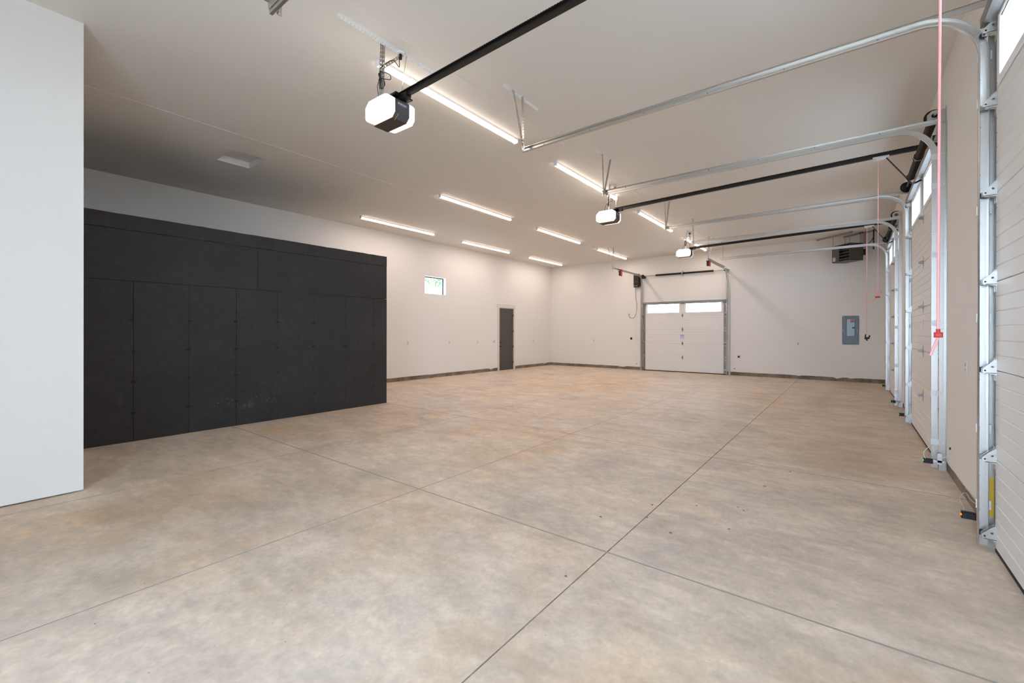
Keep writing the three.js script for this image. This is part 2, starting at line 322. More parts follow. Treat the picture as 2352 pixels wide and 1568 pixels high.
// white partition corner on the left
{
  const w = thing('wall_partition', 'bright white partition corner standing in front of the dark concrete wall', undefined, V(-8.2, 0, 0.7), undefined, 'structure');
  part('board', metric(bx(XL, -5.69, 0.012, H, -0.78, ZN)), M.wall, w);
  part('footing', metric(bx(XL, -5.72, 0, 0.012, -0.75, ZN)), M.curb, w);
}
// dark painted concrete wall with form panel joints and tie marks
{
  const X = -7.71, z0 = -0.79, z1 = -5.65, yT = 3.065, y2 = 2.86, y1 = 2.177;
  const w = thing('wall_concrete', 'charcoal painted concrete wall with board joints and tie marks', undefined, V(-9.2, 0, (z0 + z1) / 2), undefined, 'structure');
  part('core', [bx(XL + 0.005, X - 0.009, 0, yT - 0.03, z1 + 0.03, z0)], M.blackSeam, w);
  const pan = (za, zb, ya, yb, d = 0) => part('panel', metric(cbx(X - 0.03, X + d, ya, yb, zb, za, 0.0025), 0, 0, 0), M.black, w);
  const g = 0.0017, gh = 0.0035;
  // bottom row of form boards, 0.632 m wide
  const vs = [z0, -0.92, -1.545, -2.177, -2.806, -3.44, -4.073, -4.705, -5.33, z1];
  const gg = (i) => i > 4 ? g * 0.45 : g;
  for (let i = 0; i < vs.length - 1; i++) pan(vs[i] - (i ? gg(i) : 0), vs[i + 1] + (i < vs.length - 2 ? gg(i + 1) : 0), 0, y1 - gh, (i % 3 - 1) * 0.0012);
  pan(z0, -3.121 + g, y1 + gh, y2 - gh, 0.001); pan(-3.121 - g, z1, y1 + gh, y2 - gh, -0.001);
  // top course, its lower joint and upper edge uneven
  {
    const s = new THREE.Shape(), L = z0 - z1; s.moveTo(0, y2 + 0.004);
    for (let u = 0.15; u < L; u += 0.07) s.lineTo(u, y2 + 0.006 + (rnd() - 0.5) * 0.024 * (u > 1 && u < 2.6 ? 1 : 0.35)); s.lineTo(L, y2 + 0.003);
    for (let u = L; u > 0; u -= 0.11) s.lineTo(u, yT + (rnd() < 0.25 ? (rnd() - 0.6) * 0.008 : (rnd() - 0.5) * 0.0025)); s.lineTo(0, yT); s.closePath();
    const e = new THREE.ExtrudeGeometry(s, { depth: 0.035, bevelEnabled: true, bevelThickness: 0.002, bevelSize: 0.0015, bevelSegments: 1 });
    e.rotateY(Math.PI / 2).translate(X - 0.036, 0, z0);
    part('top_course', metric(e), M.black, w, 'rough uneven top course of the concrete');
  }
  // tie marks: ragged lumps and holes on the board joints
  for (let i = 1; i < vs.length - 1; i++) for (const y of [0.385, 0.806, 1.227, 1.648]) {
    if (i === 7 && y > 1.5) continue;
    const s = new THREE.Shape(), n = 7, rr = 0.011 + 0.009 * rnd();
    for (let k = 0; k < n; k++) { const a = k / n * Math.PI * 2, r = rr * (0.6 + 0.7 * rnd()); s[k ? 'lineTo' : 'moveTo'](Math.cos(a) * r * 1.9, Math.sin(a) * r * 0.75); }
    s.closePath();
    const e = new THREE.ExtrudeGeometry(s, { depth: 0.006, bevelEnabled: true, bevelThickness: 0.004, bevelSize: 0.004, bevelSegments: 1 });
    e.rotateY(Math.PI / 2).translate(X - 0.002, y + (rnd() - 0.5) * 0.02, vs[i] + (rnd() - 0.5) * 0.02);
    part('tie_mark', e, M.blackSeam, w);
  }
}
// ---------------------------------------------------------------- outside
struct('ground', bx(-60, 60, -0.3, -0.1, -70, 50), M.gravel, 'pale gravel ground outside the garage');
// ---------------------------------------------------------------- high window in the left wall
{
  const w = thing('window_1', 'small high window with black frame and deep white reveal', undefined, V(XL - 0.1, WY0, (WZ0 + WZ1) / 2), undefined, 'structure');
  const f = 0.028, x0 = XL - 0.16, x1 = XL - 0.12;
  part('frame', [cbx(x0, x1, WY1 - f, WY1, WZ0, WZ1), cbx(x0, x1, WY0, WY0 + f * 0.4, WZ0, WZ1), cbx(x0, x1, WY0, WY1, WZ0, WZ0 + f), cbx(x0, x1, WY0, WY1, WZ1 - f * 0.5, WZ1)], M.blackMetal, w);
  part('pane', bx(x0 + 0.018, x0 + 0.022, WY0 + f * 0.4, WY1 - f, WZ0 + f, WZ1 - f * 0.5), M.glass, w);
}
// ---------------------------------------------------------------- dark side door in the left wall
{
  const d = thing('door_1', 'tall dark grey single-panel door with white casing and black lever', undefined, V(XL, 0, (DZ0 + DZ1) / 2), undefined, 'structure');
  const c = 0.095, e = 0.018;
  part('casing', cbx(XL, XL + e, 0, DY + 0.005, DZ1 - 0.02, DZ1 - 0.02 + c, 0.002), M.casing, d);
  part('casing', cbx(XL, XL + e, 0, DY + 0.005, DZ0 + 0.02 - c, DZ0 + 0.02, 0.002), M.casing, d);
  part('head_casing', [cbx(XL, XL + e + 0.006, DY + 0.005, DY + 0.13, DZ0 - c - 0.005, DZ1 + c + 0.005, 0.003)], M.casing, d);
  part('jamb', [bx(XL - T, XL, 0, DY, DZ1 - 0.02, DZ1), bx(XL - T, XL, 0, DY, DZ0, DZ0 + 0.02), bx(XL - T, XL, DY - 0.02, DY, DZ0 + 0.02, DZ1 - 0.02)], M.casing, d);
  const a = DZ0 + 0.023, b = DZ1 - 0.023, x = XL - 0.012, t = DY - 0.024, st = 0.13;
  const leaf = part('door_leaf', [bx(x - 0.044, x - 0.010, 0.012, t, a, b), cbx(x - 0.012, x, 0.012, t, a, a + st, 0.003), cbx(x - 0.012, x, 0.012, t, b - st, b, 0.003),
    cbx(x - 0.012, x, t - 0.15, t, a + st, b - st, 0.003), cbx(x - 0.012, x, 0.012, 0.26, a + st, b - st, 0.003)], M.doorPaint, d);
  part('lever', [rod(V(x, 0.93, b - 0.07), V(x + 0.014, 0.93, b - 0.07), 0.033, 20), rod(V(x, 0.93, b - 0.07), V(x + 0.055, 0.93, b - 0.07), 0.011), rod(V(x + 0.05, 0.93, b - 0.06), V(x + 0.05, 0.93, b - 0.18), 0.009)], M.blackMetal, leaf);
  part('deadbolt', rod(V(x, 1.075, b - 0.07), V(x + 0.022, 1.075, b - 0.07), 0.033, 20), M.blackMetal, leaf);
  part('threshold', cbx(XL - T, XL - 0.005, 0, 0.014, DZ0 + 0.02, DZ1 - 0.02, 0.003), M.blackMetal, d);
  for (const y of [0.28, 0.9, 1.52, 2.15]) part('hinge', [rod(V(x + 0.006, y - 0.05, a - 0.004), V(x + 0.006, y + 0.05, a - 0.004), 0.009), bx(x - 0.002, x + 0.003, y - 0.05, y + 0.05, a - 0.014, a + 0.012)], M.blackMetal, d);
}

// ---------------------------------------------------------------- LED strip lights
{
  const L = 2.42, w = 0.075;
  const proto = thing('strip_light', '', 'light', V(0, H, 0), 'ceiling strip lights');
  const by = H;
  part('housing', [cbx(-0.034, 0.034, by - 0.032, by, -L / 2, L / 2, 0.003)], M.lampMetal, proto);
  const prof = []; for (let k = 0; k <= 10; k++) { const a = Math.PI * k / 10; prof.push([Math.cos(a) * w / 2, -Math.sin(a) * 0.024 - 0.012]); } prof.push([-w / 2, 0], [w / 2, 0]);
  for (const s of [-1, 1]) {
    const z0 = s < 0 ? -L / 2 + 0.008 : 0.003, z1 = s < 0 ? -0.003 : L / 2 - 0.008;
    part('lens', sweep(prof, [z0, z1].map((z) => ({ p: V(0, by - 0.032, z), a: V(1, 0, 0), b: V(0, 1, 0) }))), M.lens, proto);
    part('end_cap', cbx(-w / 2 - 0.001, w / 2 + 0.001, by - 0.07, by, s * L / 2 - 0.006, s * L / 2 + 0.006, 0.003), M.lampMetal, proto);
  }
  const lamp = new THREE.RectAreaLight(LED, LED_POWER, w, L - 0.06); lamp.name = 'strip_lamp';
  lamp.position.set(0, -0.072, 0); lamp.rotation.x = -Math.PI / 2; proto.add(lamp);
  const spots = [
    [-3.97, 4.0, 'long LED strip light above the opener with the coiled cord'],
    [-3.97, 7.52, 'long LED strip light ending above the middle ceiling opener'],
    [-4.0, 11.27, 'long LED strip light between the middle and the farthest ceiling opener'],
    [-4.0, 14.92, 'long LED strip light above the ceiling opener next to the end wall'],
    [-6.84, 7.54, 'long LED strip light in the middle ceiling row, closest to the attic hatch'],
    [-6.88, 11.2, 'long LED strip light in the centre of the middle ceiling row'],
    [-6.93, 14.95, 'long LED strip light over the left track of the end garage door'],
    [-9.68, 7.52, 'long LED strip light close to the left wall, above the small high window'],
    [-9.75, 11.18, 'long LED strip light close to the left wall, between the window and the dark door'],
    [-9.77, 14.84, 'long LED strip light close to the left wall, in the far ceiling corner'],
  ];
  spots.forEach(([x, d, label], i) => {
    const o = i ? proto.clone() : proto; if (i) { o.name = numbered('strip_light'); scene.add(o); }
    o.position.set(x, H, -d); o.userData = { label, category: 'light', group: 'ceiling strip lights' };
  });
}

// ---------------------------------------------------------------- sectional garage doors
const frameSide = (d) => { const m = new THREE.Matrix4().makeBasis(V(0, 0, 1), V(0, 1, 0), V(-1, 0, 0)); m.setPosition(XR, 0, -d); return m; };
const frameEnd = () => { const m = new THREE.Matrix4(); m.setPosition(EC, 0, ZE); return m; };
const put = (g, m) => join(g).applyMatrix4(m);
const originOf = (m) => new THREE.Vector3().setFromMatrixPosition(m);
// section skin with shallow ribs: swept along local x
function skin(x0, x1, y0, y1, ribs, zb = 0.001, zf = 0.03) {
  const pr = [[y0 - 0.004, zb], [y0 - 0.004, zb + 0.010], [y0, zb + 0.012], [y0, zf - 0.004], [y0 + 0.004, zf]], st = (y1 - y0) / ribs;
  for (let k = 1; k < ribs; k++) { const y = y0 + k * st; pr.push([y - 0.006, zf], [y - 0.0012, zf - 0.0042], [y + 0.0012, zf - 0.0042], [y + 0.006, zf]); }
  pr.push([y1 - 0.004, zf], [y1, zf - 0.004], [y1, zb]);
  return sweep(pr.map(([y, z]) => [y, z]), [x0, x1].map((x) => ({ p: V(x, 0, 0), a: V(0, 1, 0), b: V(0, 0, 1) })), 0.2);
}
function garageDoor(m, W, n, hs, label, opts = {}) {
  const o = originOf(m), d = thing('garage_door', label, 'garage door', o, 'sectional garage doors');
  const h2 = W / 2, y0 = 0.03, zf = 0.03, g = 0.002;
  part('bottom_seal', put(cbx(-h2, h2, 0.0, y0, 0.001, 0.028, 0.004), m), M.rubber, d, 'black rubber seal along the floor');
  for (let k = 0; k < n; k++) {
    const a = y0 + k * hs + g, b = y0 + (k + 1) * hs - g; let geo;
    if (k < n - 1) geo = skin(-h2, h2, a, b, opts.ribs);
    else {   // top section with two window openings
      const wy0 = a + hs * 0.22, wy1 = a + hs * 0.22 + 0.4, [wa, wb] = opts.win;
      const xs = [-h2, -wb, -wa, wa, wb, h2];
      geo = [skin(-h2, h2, a, wy0, 2), skin(-h2, h2, wy1, b, 1), skin(xs[0], xs[1], wy0, wy1, 1), skin(xs[2], xs[3], wy0, wy1, 1), skin(xs[4], xs[5], wy0, wy1, 1)];
      for (const s of [-1, 1]) {
        const x0 = s < 0 ? -wb : wa, x1 = s < 0 ? -wa : wb, f = 0.045;
        const fr = part('window_frame', put([cbx(x0 - f, x1 + f, wy0 - f, wy0 + 0.006, zf, zf + 0.012), cbx(x0 - f, x1 + f, wy1 - 0.006, wy1 + f, zf, zf + 0.012), cbx(x0 - f, x0 + 0.006, wy0, wy1, zf, zf + 0.012), cbx(x1 - 0.006, x1 + f, wy0, wy1, zf, zf + 0.012)], m), M.whitePlastic, d);
        part('pane', put(bx(x0, x1, wy0, wy1, 0.008, 0.012), m), M.frosted, fr);
      }
    }
    const sec = part('section', put(metric(geo), m), M.skin, d);
    for (const s of [-1, 1]) part('end_stile', put(cbx(s * (h2 - opts.stile), s * (h2 + 0.002), a + 0.002, b - 0.002, zf - 0.003, zf + 0.0025, 0.001), m), M.zincDull, sec);
  }
  for (let k = 1; k < n; k++) {
    const y = y0 + k * hs;
    for (const x of opts.hinges) {   // diamond hinges on the seam
      const s = new THREE.Shape(); s.moveTo(-0.03, 0.004); s.lineTo(0.03, 0.004); s.lineTo(0.006, 0.082); s.lineTo(-0.006, 0.082); s.closePath();
      const e = new THREE.ExtrudeGeometry(s, { depth: 0.003, bevelEnabled: false }), e2 = e.clone().rotateZ(Math.PI);
      const lug = new THREE.Shape(); lug.moveTo(0, -0.02); lug.lineTo(0.05, -0.012); lug.lineTo(0.05, 0.012); lug.lineTo(0, 0.03); lug.closePath();
      const lg = new THREE.ExtrudeGeometry(lug, { depth: 0.003, bevelEnabled: false }).rotateY(-Math.PI / 2);
      part('hinge', put([e.translate(x, y, zf), e2.translate(x, y, zf), rod(V(x - 0.028, y, zf + 0.006), V(x + 0.028, y, zf + 0.006), 0.006, 8), lg.clone().translate(x - 0.012, y, zf), lg.clone().translate(x + 0.015, y, zf)], m), opts.hingeMat ?? M.zincDull, d);
    }
  }
  for (let k = 0; k <= n; k++) for (const s of [-1, 1]) {   // end hinges carrying the rollers
    const y = Math.min(y0 + k * hs + (k === 0 ? 0.08 : k === n ? -0.1 : 0), y0 + n * hs), x = s * (h2 - 0.02), zr = opts.zTrack;
    const sh = new THREE.Shape(); sh.moveTo(0, 0.075); sh.lineTo(0.012, 0.07); sh.lineTo(zr - zf + 0.012, 0.012); sh.lineTo(zr - zf + 0.012, -0.016); sh.lineTo(0, -0.03); sh.closePath();
    const hole = new THREE.Path(); hole.absarc(0.02, 0.025, 0.007, 0, 6.3, true); sh.holes.push(hole);
    const e = new THREE.ExtrudeGeometry(sh, { depth: 0.003, bevelEnabled: false, curveSegments: 6 }).rotateY(-Math.PI / 2);
    part('roller_hinge', put([e.clone().translate(x + s * 0.012, y, zf), e.clone().translate(x - s * 0.03, y, zf), cbx(x - 0.035, x + 0.02, y - 0.07, y - 0.02, zf, zf + 0.004, 0.001), cbx(x - 0.035, x + 0.02, y + 0.03, y + 0.085, zf, zf + 0.004, 0.001), bx(x - s * 0.03, x + s * 0.012, y - 0.02, y - 0.016, zf, zr)], m), M.zinc, d);
    part('roller', put([rod(V(x - s * 0.03, y, zr), V(s * (h2 + 0.02), y, zr), 0.0055, 8), rod(V(s * (h2 + 0.011), y, zr), V(s * (h2 + 0.023), y, zr), 0.0215, 16)], m), k % 2 ? M.zincDull : M.blackPlastic, d);
  }
  const top = y0 + n * hs;
  part('strut', put([cbx(-h2, h2, top - 0.055, top - 0.052, zf, zf + 0.075, 0.001), cbx(-h2, h2, top - 0.055, top + 0.01, zf + 0.072, zf + 0.075, 0.001), cbx(-h2, h2, top + 0.007, top + 0.01, zf + 0.045, zf + 0.075, 0.001), cbx(-h2, h2, top - 0.085, top - 0.052, zf, zf + 0.003, 0.001)], m), M.zincDull, d, 'galvanized stiffening strut');
  return d;
}
const sideOpts = { ribs: 6, win: [0.1, 1.33], stile: 0.03, hinges: [0], zTrack: 0.085 };
const doors = [
  garageDoor(frameSide(SIDE[0]), 2.97, 6, 0.605, 'white ribbed garage door beside the long red pull cord, its window bright', sideOpts),
  garageDoor(frameSide(SIDE[1]), 2.97, 6, 0.605, 'white ribbed garage door in the middle of the right wall with two bright windows', sideOpts),
  garageDoor(frameSide(SIDE[2]), 2.97, 6, 0.605, 'white ribbed garage door in the right wall nearest the unit heater', sideOpts),
];
const endDoor = garageDoor(frameEnd(), 2.97, 5, 0.519, 'low white garage door alone in the end wall with a blue-printed sticker', { ribs: 6, win: [0.12, 1.32], stile: 0.085, hinges: [0], hingeMat: M.zincDull, zTrack: 0.085 });
// labels and lift brackets on the doors
{
  const d = endDoor; part('sticker', put(new THREE.PlaneGeometry(0.165, 0.18).translate(-0.005, 1.31, 0.0308), frameEnd()), M.stickerBlue, d, 'white sticker printed in blue');
  for (const i of [0, 1, 2]) {
    const m = frameSide(SIDE[i]);
    part('operator_bracket', put([cbx(-0.02, 0.02, 3.1, 3.66, 0.03, 0.034, 0.001), cbx(-0.02, -0.016, 3.1, 3.66, 0.03, 0.065, 0.001)], m), M.zinc, doors[i]);
    part('warning_sticker', put(new THREE.PlaneGeometry(0.05, 0.1).translate(0.0, 1.62, 0.0308), m), M.stickerGrey, doors[i], 'small printed warning sticker');
  }
}
// ---------------------------------------------------------------- tracks
const CH_PROFILE = [[-0.026, 0.026], [-0.026, 0], [0.026, 0], [0.026, 0.021], [0.019, 0.027], [0.0175, 0.0255], [0.024, 0.020], [0.024, 0.002], [-0.024, 0.002], [-0.024, 0.026]];
function trackFrames(x, s, zT, yH, R, yA, zEnd, from, to) {   // from/to in {'v','c','h'}
  const f = [], b = V(-s, 0, 0);
  if (from === 'v') f.push({ p: V(x, yA, zT), a: V(0, 0, 1), b }, { p: V(x, yH - R, zT), a: V(0, 0, 1), b });
  if (from === 'c') for (let k = 0; k <= 14; k++) { const t = k / 14 * Math.PI / 2; f.push({ p: V(x, yH - R + R * Math.sin(t), zT + R - R * Math.cos(t)), a: V(0, -Math.sin(t), Math.cos(t)), b }); }
  if (from === 'h') f.push({ p: V(x, yH, zT + R), a: V(0, -1, 0), b }, { p: V(x, yH, zEnd), a: V(0, -1, 0), b });
  return f;
}
function doorTrack(m, s, label, o) {
  const t = thing('door_track', label, 'track', V(s * o.x, 0, 0).applyMatrix4(m), 'garage door tracks');
  const x = s * o.x, zT = 0.085, R = o.R ?? 0.34, yH = o.yH;
  part('vertical_track', put(sweep(CH_PROFILE, trackFrames(x, s, zT, yH, R, 0.02, 0, 'v')), m), M.zinc, t);
  part('curved_track', put(sweep(CH_PROFILE, trackFrames(x, s, zT, yH, R, 0, 0, 'c')), m), M.zinc, t);
  part('horizontal_track', put(sweep(CH_PROFILE, trackFrames(x, s, zT, yH, R, 0, o.zEnd, 'h')), m), M.zinc, t);
  // angle iron along the horizontal run, carried on to the wall
  const xa = x + s * 0.004;
  part('horizontal_angle', put([cbx(Math.min(xa, xa + s * 0.003), Math.max(xa, xa + s * 0.003), yH + 0.004, yH + 0.052, o.angle0 ?? 0.03, o.zEnd, 0.001), cbx(Math.min(xa, xa + s * 0.032), Math.max(xa, xa + s * 0.032), yH + 0.049, yH + 0.052, o.angle0 ?? 0.03, o.zEnd, 0.001)], m), M.zinc, t);
  // jamb angle on the wall
  const xj = x + s * 0.035, yj = o.jambTop;
  part('jamb_angle', put([cbx(Math.min(xj, xj + s * 0.058), Math.max(xj, xj + s * 0.058), 0.0, yj, 0, 0.003, 0.001), cbx(Math.min(xj, xj + s * 0.003), Math.max(xj, xj + s * 0.003), 0.0, yj, 0.003, 0.055, 0.001)], m), M.zinc, t);
  for (const y of o.brackets) part('track_bracket', put([cbx(Math.min(x + s * 0.001, x + s * 0.004), Math.max(x + s * 0.001, x + s * 0.004), y - 0.03, y + 0.03, 0.04, 0.115, 0.001), cbx(Math.min(x, x + s * 0.042), Math.max(x, x + s * 0.042), y - 0.03, y + 0.03, 0.04, 0.043, 0.001), rod(V(x + s * 0.004, y, 0.085), V(x + s * 0.010, y, 0.085), 0.008, 6), rod(V(x + s * 0.036, y, 0.02), V(x + s * 0.046, y, 0.02), 0.008, 6)], m), M.zincWhite, t);
  // bolts on the horizontal run
  const bolts = []; for (let z = 0.55; z < o.zEnd; z += 0.62) bolts.push(rod(V(xa, yH + 0.03, z), V(xa + s * 0.009, yH + 0.03, z), 0.008, 6), rod(V(x - s * 0.002, yH, z + 0.1), V(x - s * 0.005, yH, z + 0.1), 0.007, 6)); 
  for (const b of bolts) part('bolt', put(b, m), M.zincDull, t);
  if (o.cable !== false) part('lift_cable', put(rod(V(s * (o.x - 0.045), 0.08, 0.06), V(s * (o.x - 0.045), o.shaftY ?? yH, 0.06), 0.0018, 5), m), M.steelShaft, t);
  return t;
}
// hanger: ceiling bar, upright and brace of punched angle, all in room coordinates
function hanger(t, bar0, bar1, feet, foot, mat = M.zinc) {
  const along = bar1.clone().sub(bar0).normalize(), side = new THREE.Vector3().crossVectors(along, V(0, 1, 0));
  part('ceiling_angle', perfAngle(bar0, bar1, V(0, -1, 0), side), M.angleLit, t);
  feet.forEach((f, i) => part('hanger_strut', i === 0 ? perfAngle(f, foot[i], along, side) : perfStrip(f, foot[i], along.clone().addScaledVector(side, 0.2), 0.03, 0.0025, 0.038, 0.0065), mat, t));
}
const sideTrack = { x: 1.515, yH: 3.765, zEnd: 4.06, jambTop: 3.76, brackets: [0.3, 0.83, 1.6, 2.35, 3.1, 3.42], shaftY: 3.87 };
const XH = -3.2;
{
  const yb = H - 0.001, yf = 3.73;
  const A = frameSide(SIDE[0]), B = frameSide(SIDE[1]), C = frameSide(SIDE[2]);
  const t1 = doorTrack(A, -1, 'galvanized door track with big bright curve beside the long red pull cord', sideTrack);
  hanger(t1, V(XH, yb, -3.96), V(XH, yb, -4.68), [V(XH, yb, -4.31), V(XH + 0.01, yb, -4.11)], [V(XH, yf, -4.33), V(XH + 0.01, yf, -4.33)]);
  part('danger_sticker', put(new THREE.PlaneGeometry(0.045, 0.27).rotateY(Math.PI / 2).translate(-1.5488, 0.35, 0.03), A), M.yellow, t1, 'yellow warning strip on the angle');
  const t0 = doorTrack(A, 1, 'galvanized door track whose end hangs beside the white partition', sideTrack);
  hanger(t0, V(XH, yb, -1.0), V(XH, yb, -1.75), [V(XH, yb, -1.42)], [V(XH, yf, -1.42)]);
  const t2 = doorTrack(B, 1, 'galvanized door track on the middle garage door, on the side of the long red cord', sideTrack);
  hanger(t2, V(XH, yb, -6.29), V(XH, yb, -6.93), [V(XH, yb, -6.79), V(XH + 0.01, yb, -6.48)], [V(XH, yf, -6.55), V(XH + 0.01, yf, -6.53)]);
  const t3 = doorTrack(B, -1, 'galvanized door track on the middle garage door, on the side of the end wall', sideTrack);
  hanger(t3, V(XH, yb, -9.3), V(XH, yb, -9.95), [V(XH, yb, -9.78), V(XH + 0.01, yb, -9.47)], [V(XH, yf, -9.57), V(XH + 0.01, yf, -9.55)]);
  const t4 = doorTrack(C, 1, 'galvanized door track on the far side door, away from the end wall', sideTrack);
  hanger(t4, V(XH, yb, -11.1), V(XH, yb, -11.75), [V(XH, yb, -11.62), V(XH + 0.01, yb, -11.56)], [V(XH, yf, -11.7), V(XH + 0.01, yf, -11.68)]);
  const t5 = doorTrack(C, -1, 'galvanized door track on the far side door, closest to the unit heater', sideTrack);
  hanger(t5, V(XH, yb, -14.5), V(XH, yb, -15.0), [V(XH, yb, -14.75), V(XH + 0.03, yb, -14.8)], [V(XH, yf, -14.75), V(XH + 0.03, yf, -14.8)]);
  const E = frameEnd(), eo = { x: 1.525, yH: 3.66, zEnd: 2.72, jambTop: 3.5, brackets: [0.25, 0.75, 1.3, 1.9, 2.5, 3.1], angle0: 0.5, shaftY: 3.62 };
  const t6 = doorTrack(E, -1, 'high galvanized track of the end door beside the black wall operator', eo);
  hanger(t6, V(-6.45, yb, -13.5), V(-6.45, yb, -14.1), [V(-6.45, yb, -13.97), V(-6.46, yb, -13.56)], [V(-6.45, 3.62, -13.97), V(-6.46, 3.62, -13.95)]);
  const t7 = doorTrack(E, 1, 'high galvanized track of the end door on the side of the breaker panel', eo);
  hanger(t7, V(-3.75, yb, -14.1), V(-3.2, yb, -14.1), [V(-3.4, yb, -14.1), V(-3.28, yb, -14.1)], [V(-3.4, 3.62, -14.0), V(-3.4, 3.62, -14.0)], M.zincWhite);
  for (const [t, x, z] of [[t6, -6.45, -14.55], [t7, -3.4, -14.02]]) {
    const p = part('bumper', [rod(V(x, 3.48, z), V(x, 3.62, z), 0.045, 16), cbx(x - 0.05, x + 0.05, 3.62, 3.64, z - 0.05, z + 0.05)], M.blackPlastic, t, 'black bumper block');
    part('flag', cbx(x + 0.02, x + 0.06, t === t6 ? 3.46 : 3.47, t === t6 ? 3.7 : 3.62, z - 0.055, z + 0.03, 0.004), M.red, p, 'red tag');
  }
}
// ---------------------------------------------------------------- torsion springs
function coil(x0, x1, y, z, r) {
  const pts = [], n = Math.round(Math.abs(x1 - x0) / 0.016), a = Math.min(x0, x1), L = Math.abs(x1 - x0);
  pts.push(new THREE.Vector2(0.014, 0)); for (let k = 0; k < n; k++) { pts.push(new THREE.Vector2(r * 0.9, L * (k + 0.02) / n), new THREE.Vector2(r, L * (k + 0.3) / n), new THREE.Vector2(r, L * (k + 0.7) / n), new THREE.Vector2(r * 0.9, L * (k + 0.98) / n)); } pts.push(new THREE.Vector2(0.014, L));
  return new THREE.LatheGeometry(pts, 14).rotateZ(-Math.PI / 2).translate(a, y, z);
}
function torsion(m, label, o) {
  const t = thing('torsion_spring', label, 'spring', V(0, o.y, 0.09).applyMatrix4(m), 'torsion spring shafts');
  part('shaft', put(rod(V(-o.h, o.y, 0.09), V(o.h, o.y, 0.09), 0.0127, 12), m), M.steelShaft, t);
  for (const [a, b] of o.springs) {
    part('spring', put(coil(a, b, o.y, 0.09, o.r), m), o.mat, t);
    for (const x of [a, b]) part('cone', put([rod(V(x - 0.035, o.y, 0.09), V(x + 0.035, o.y, 0.09), o.r * 0.8, 12), rod(V(x - 0.012, o.y, 0.09), V(x + 0.012, o.y, 0.09), o.r * 1.2, 12)], m), M.blackMetal, t);
  }
  for (const x of [-o.drum, o.drum]) {
    const pts = [[0.013, 0], [0.07, 0], [0.085, 0.004], [0.085, 0.01], [0.06, 0.016], [0.055, 0.05], [0.03, 0.055], [0.03, 0.07], [0.013, 0.07]].map(([a, b]) => new THREE.Vector2(a * o.drumScale, b));
    part('drum', put(new THREE.LatheGeometry(pts, 28).rotateZ(x > 0 ? Math.PI / 2 : -Math.PI / 2).translate(x, o.y, 0.09), m), M.blackMetal, t);
    const s = Math.sign(x), px = x + s * 0.035;
    const sh = new THREE.Shape(); sh.moveTo(0, -0.09); sh.lineTo(0.12, -0.09); sh.lineTo(0.15, -0.05); sh.lineTo(0.15, 0.02); sh.lineTo(0.11, 0.06); sh.lineTo(0, 0.06); sh.closePath();
    const hl = new THREE.Path(); hl.absarc(0.09, 0, 0.024, 0, 6.3, true); sh.holes.push(hl);
    const pl = new THREE.ExtrudeGeometry(sh, { depth: 0.003, bevelEnabled: false }).rotateY(-Math.PI / 2).translate(px, o.y, 0);
    part('bearing_plate', put([pl, cbx(Math.min(px, px + s * 0.045), Math.max(px, px + s * 0.045), o.y - 0.09, o.y + 0.07, 0, 0.003, 0.001), new THREE.TorusGeometry(0.03, 0.007, 8, 20).rotateY(Math.PI / 2).translate(px + s * 0.004, o.y, 0.09)], m), M.zinc, t);
  }
  part('centre_bracket', put([cbx(o.mid - 0.04, o.mid + 0.04, o.y - 0.1, o.y + 0.1, 0, 0.004, 0.001), cbx(o.mid - 0.004, o.mid, o.y - 0.05, o.y + 0.05, 0, 0.13, 0.001), rod(V(o.mid - 0.01, o.y, 0.09), V(o.mid + 0.01, o.y, 0.09), o.r * 1.15, 16)], m), M.zinc, t);
}
const tor = { y: 3.87, h: 1.56, drum: 1.475, drumScale: 1, r: 0.045, springs: [[1.37, 0.13], [0.03, -0.87]], mid: 0.08, mat: M.springOil };
torsion(frameSide(SIDE[1]), 'dark oiled torsion spring shaft above the middle garage door of the right wall', tor);
torsion(frameSide(SIDE[2]), 'dark oiled torsion spring shaft above the side garage door near the heater', tor);
torsion(frameEnd(), 'thin black torsion spring shaft high above the low end garage door', { y: 3.66, h: 1.6, drum: 1.49, drumScale: 0.8, r: 0.034, springs: [[0.06, 1.05], [-0.06, -0.95]], mid: 0.0, mat: M.blackMetal });

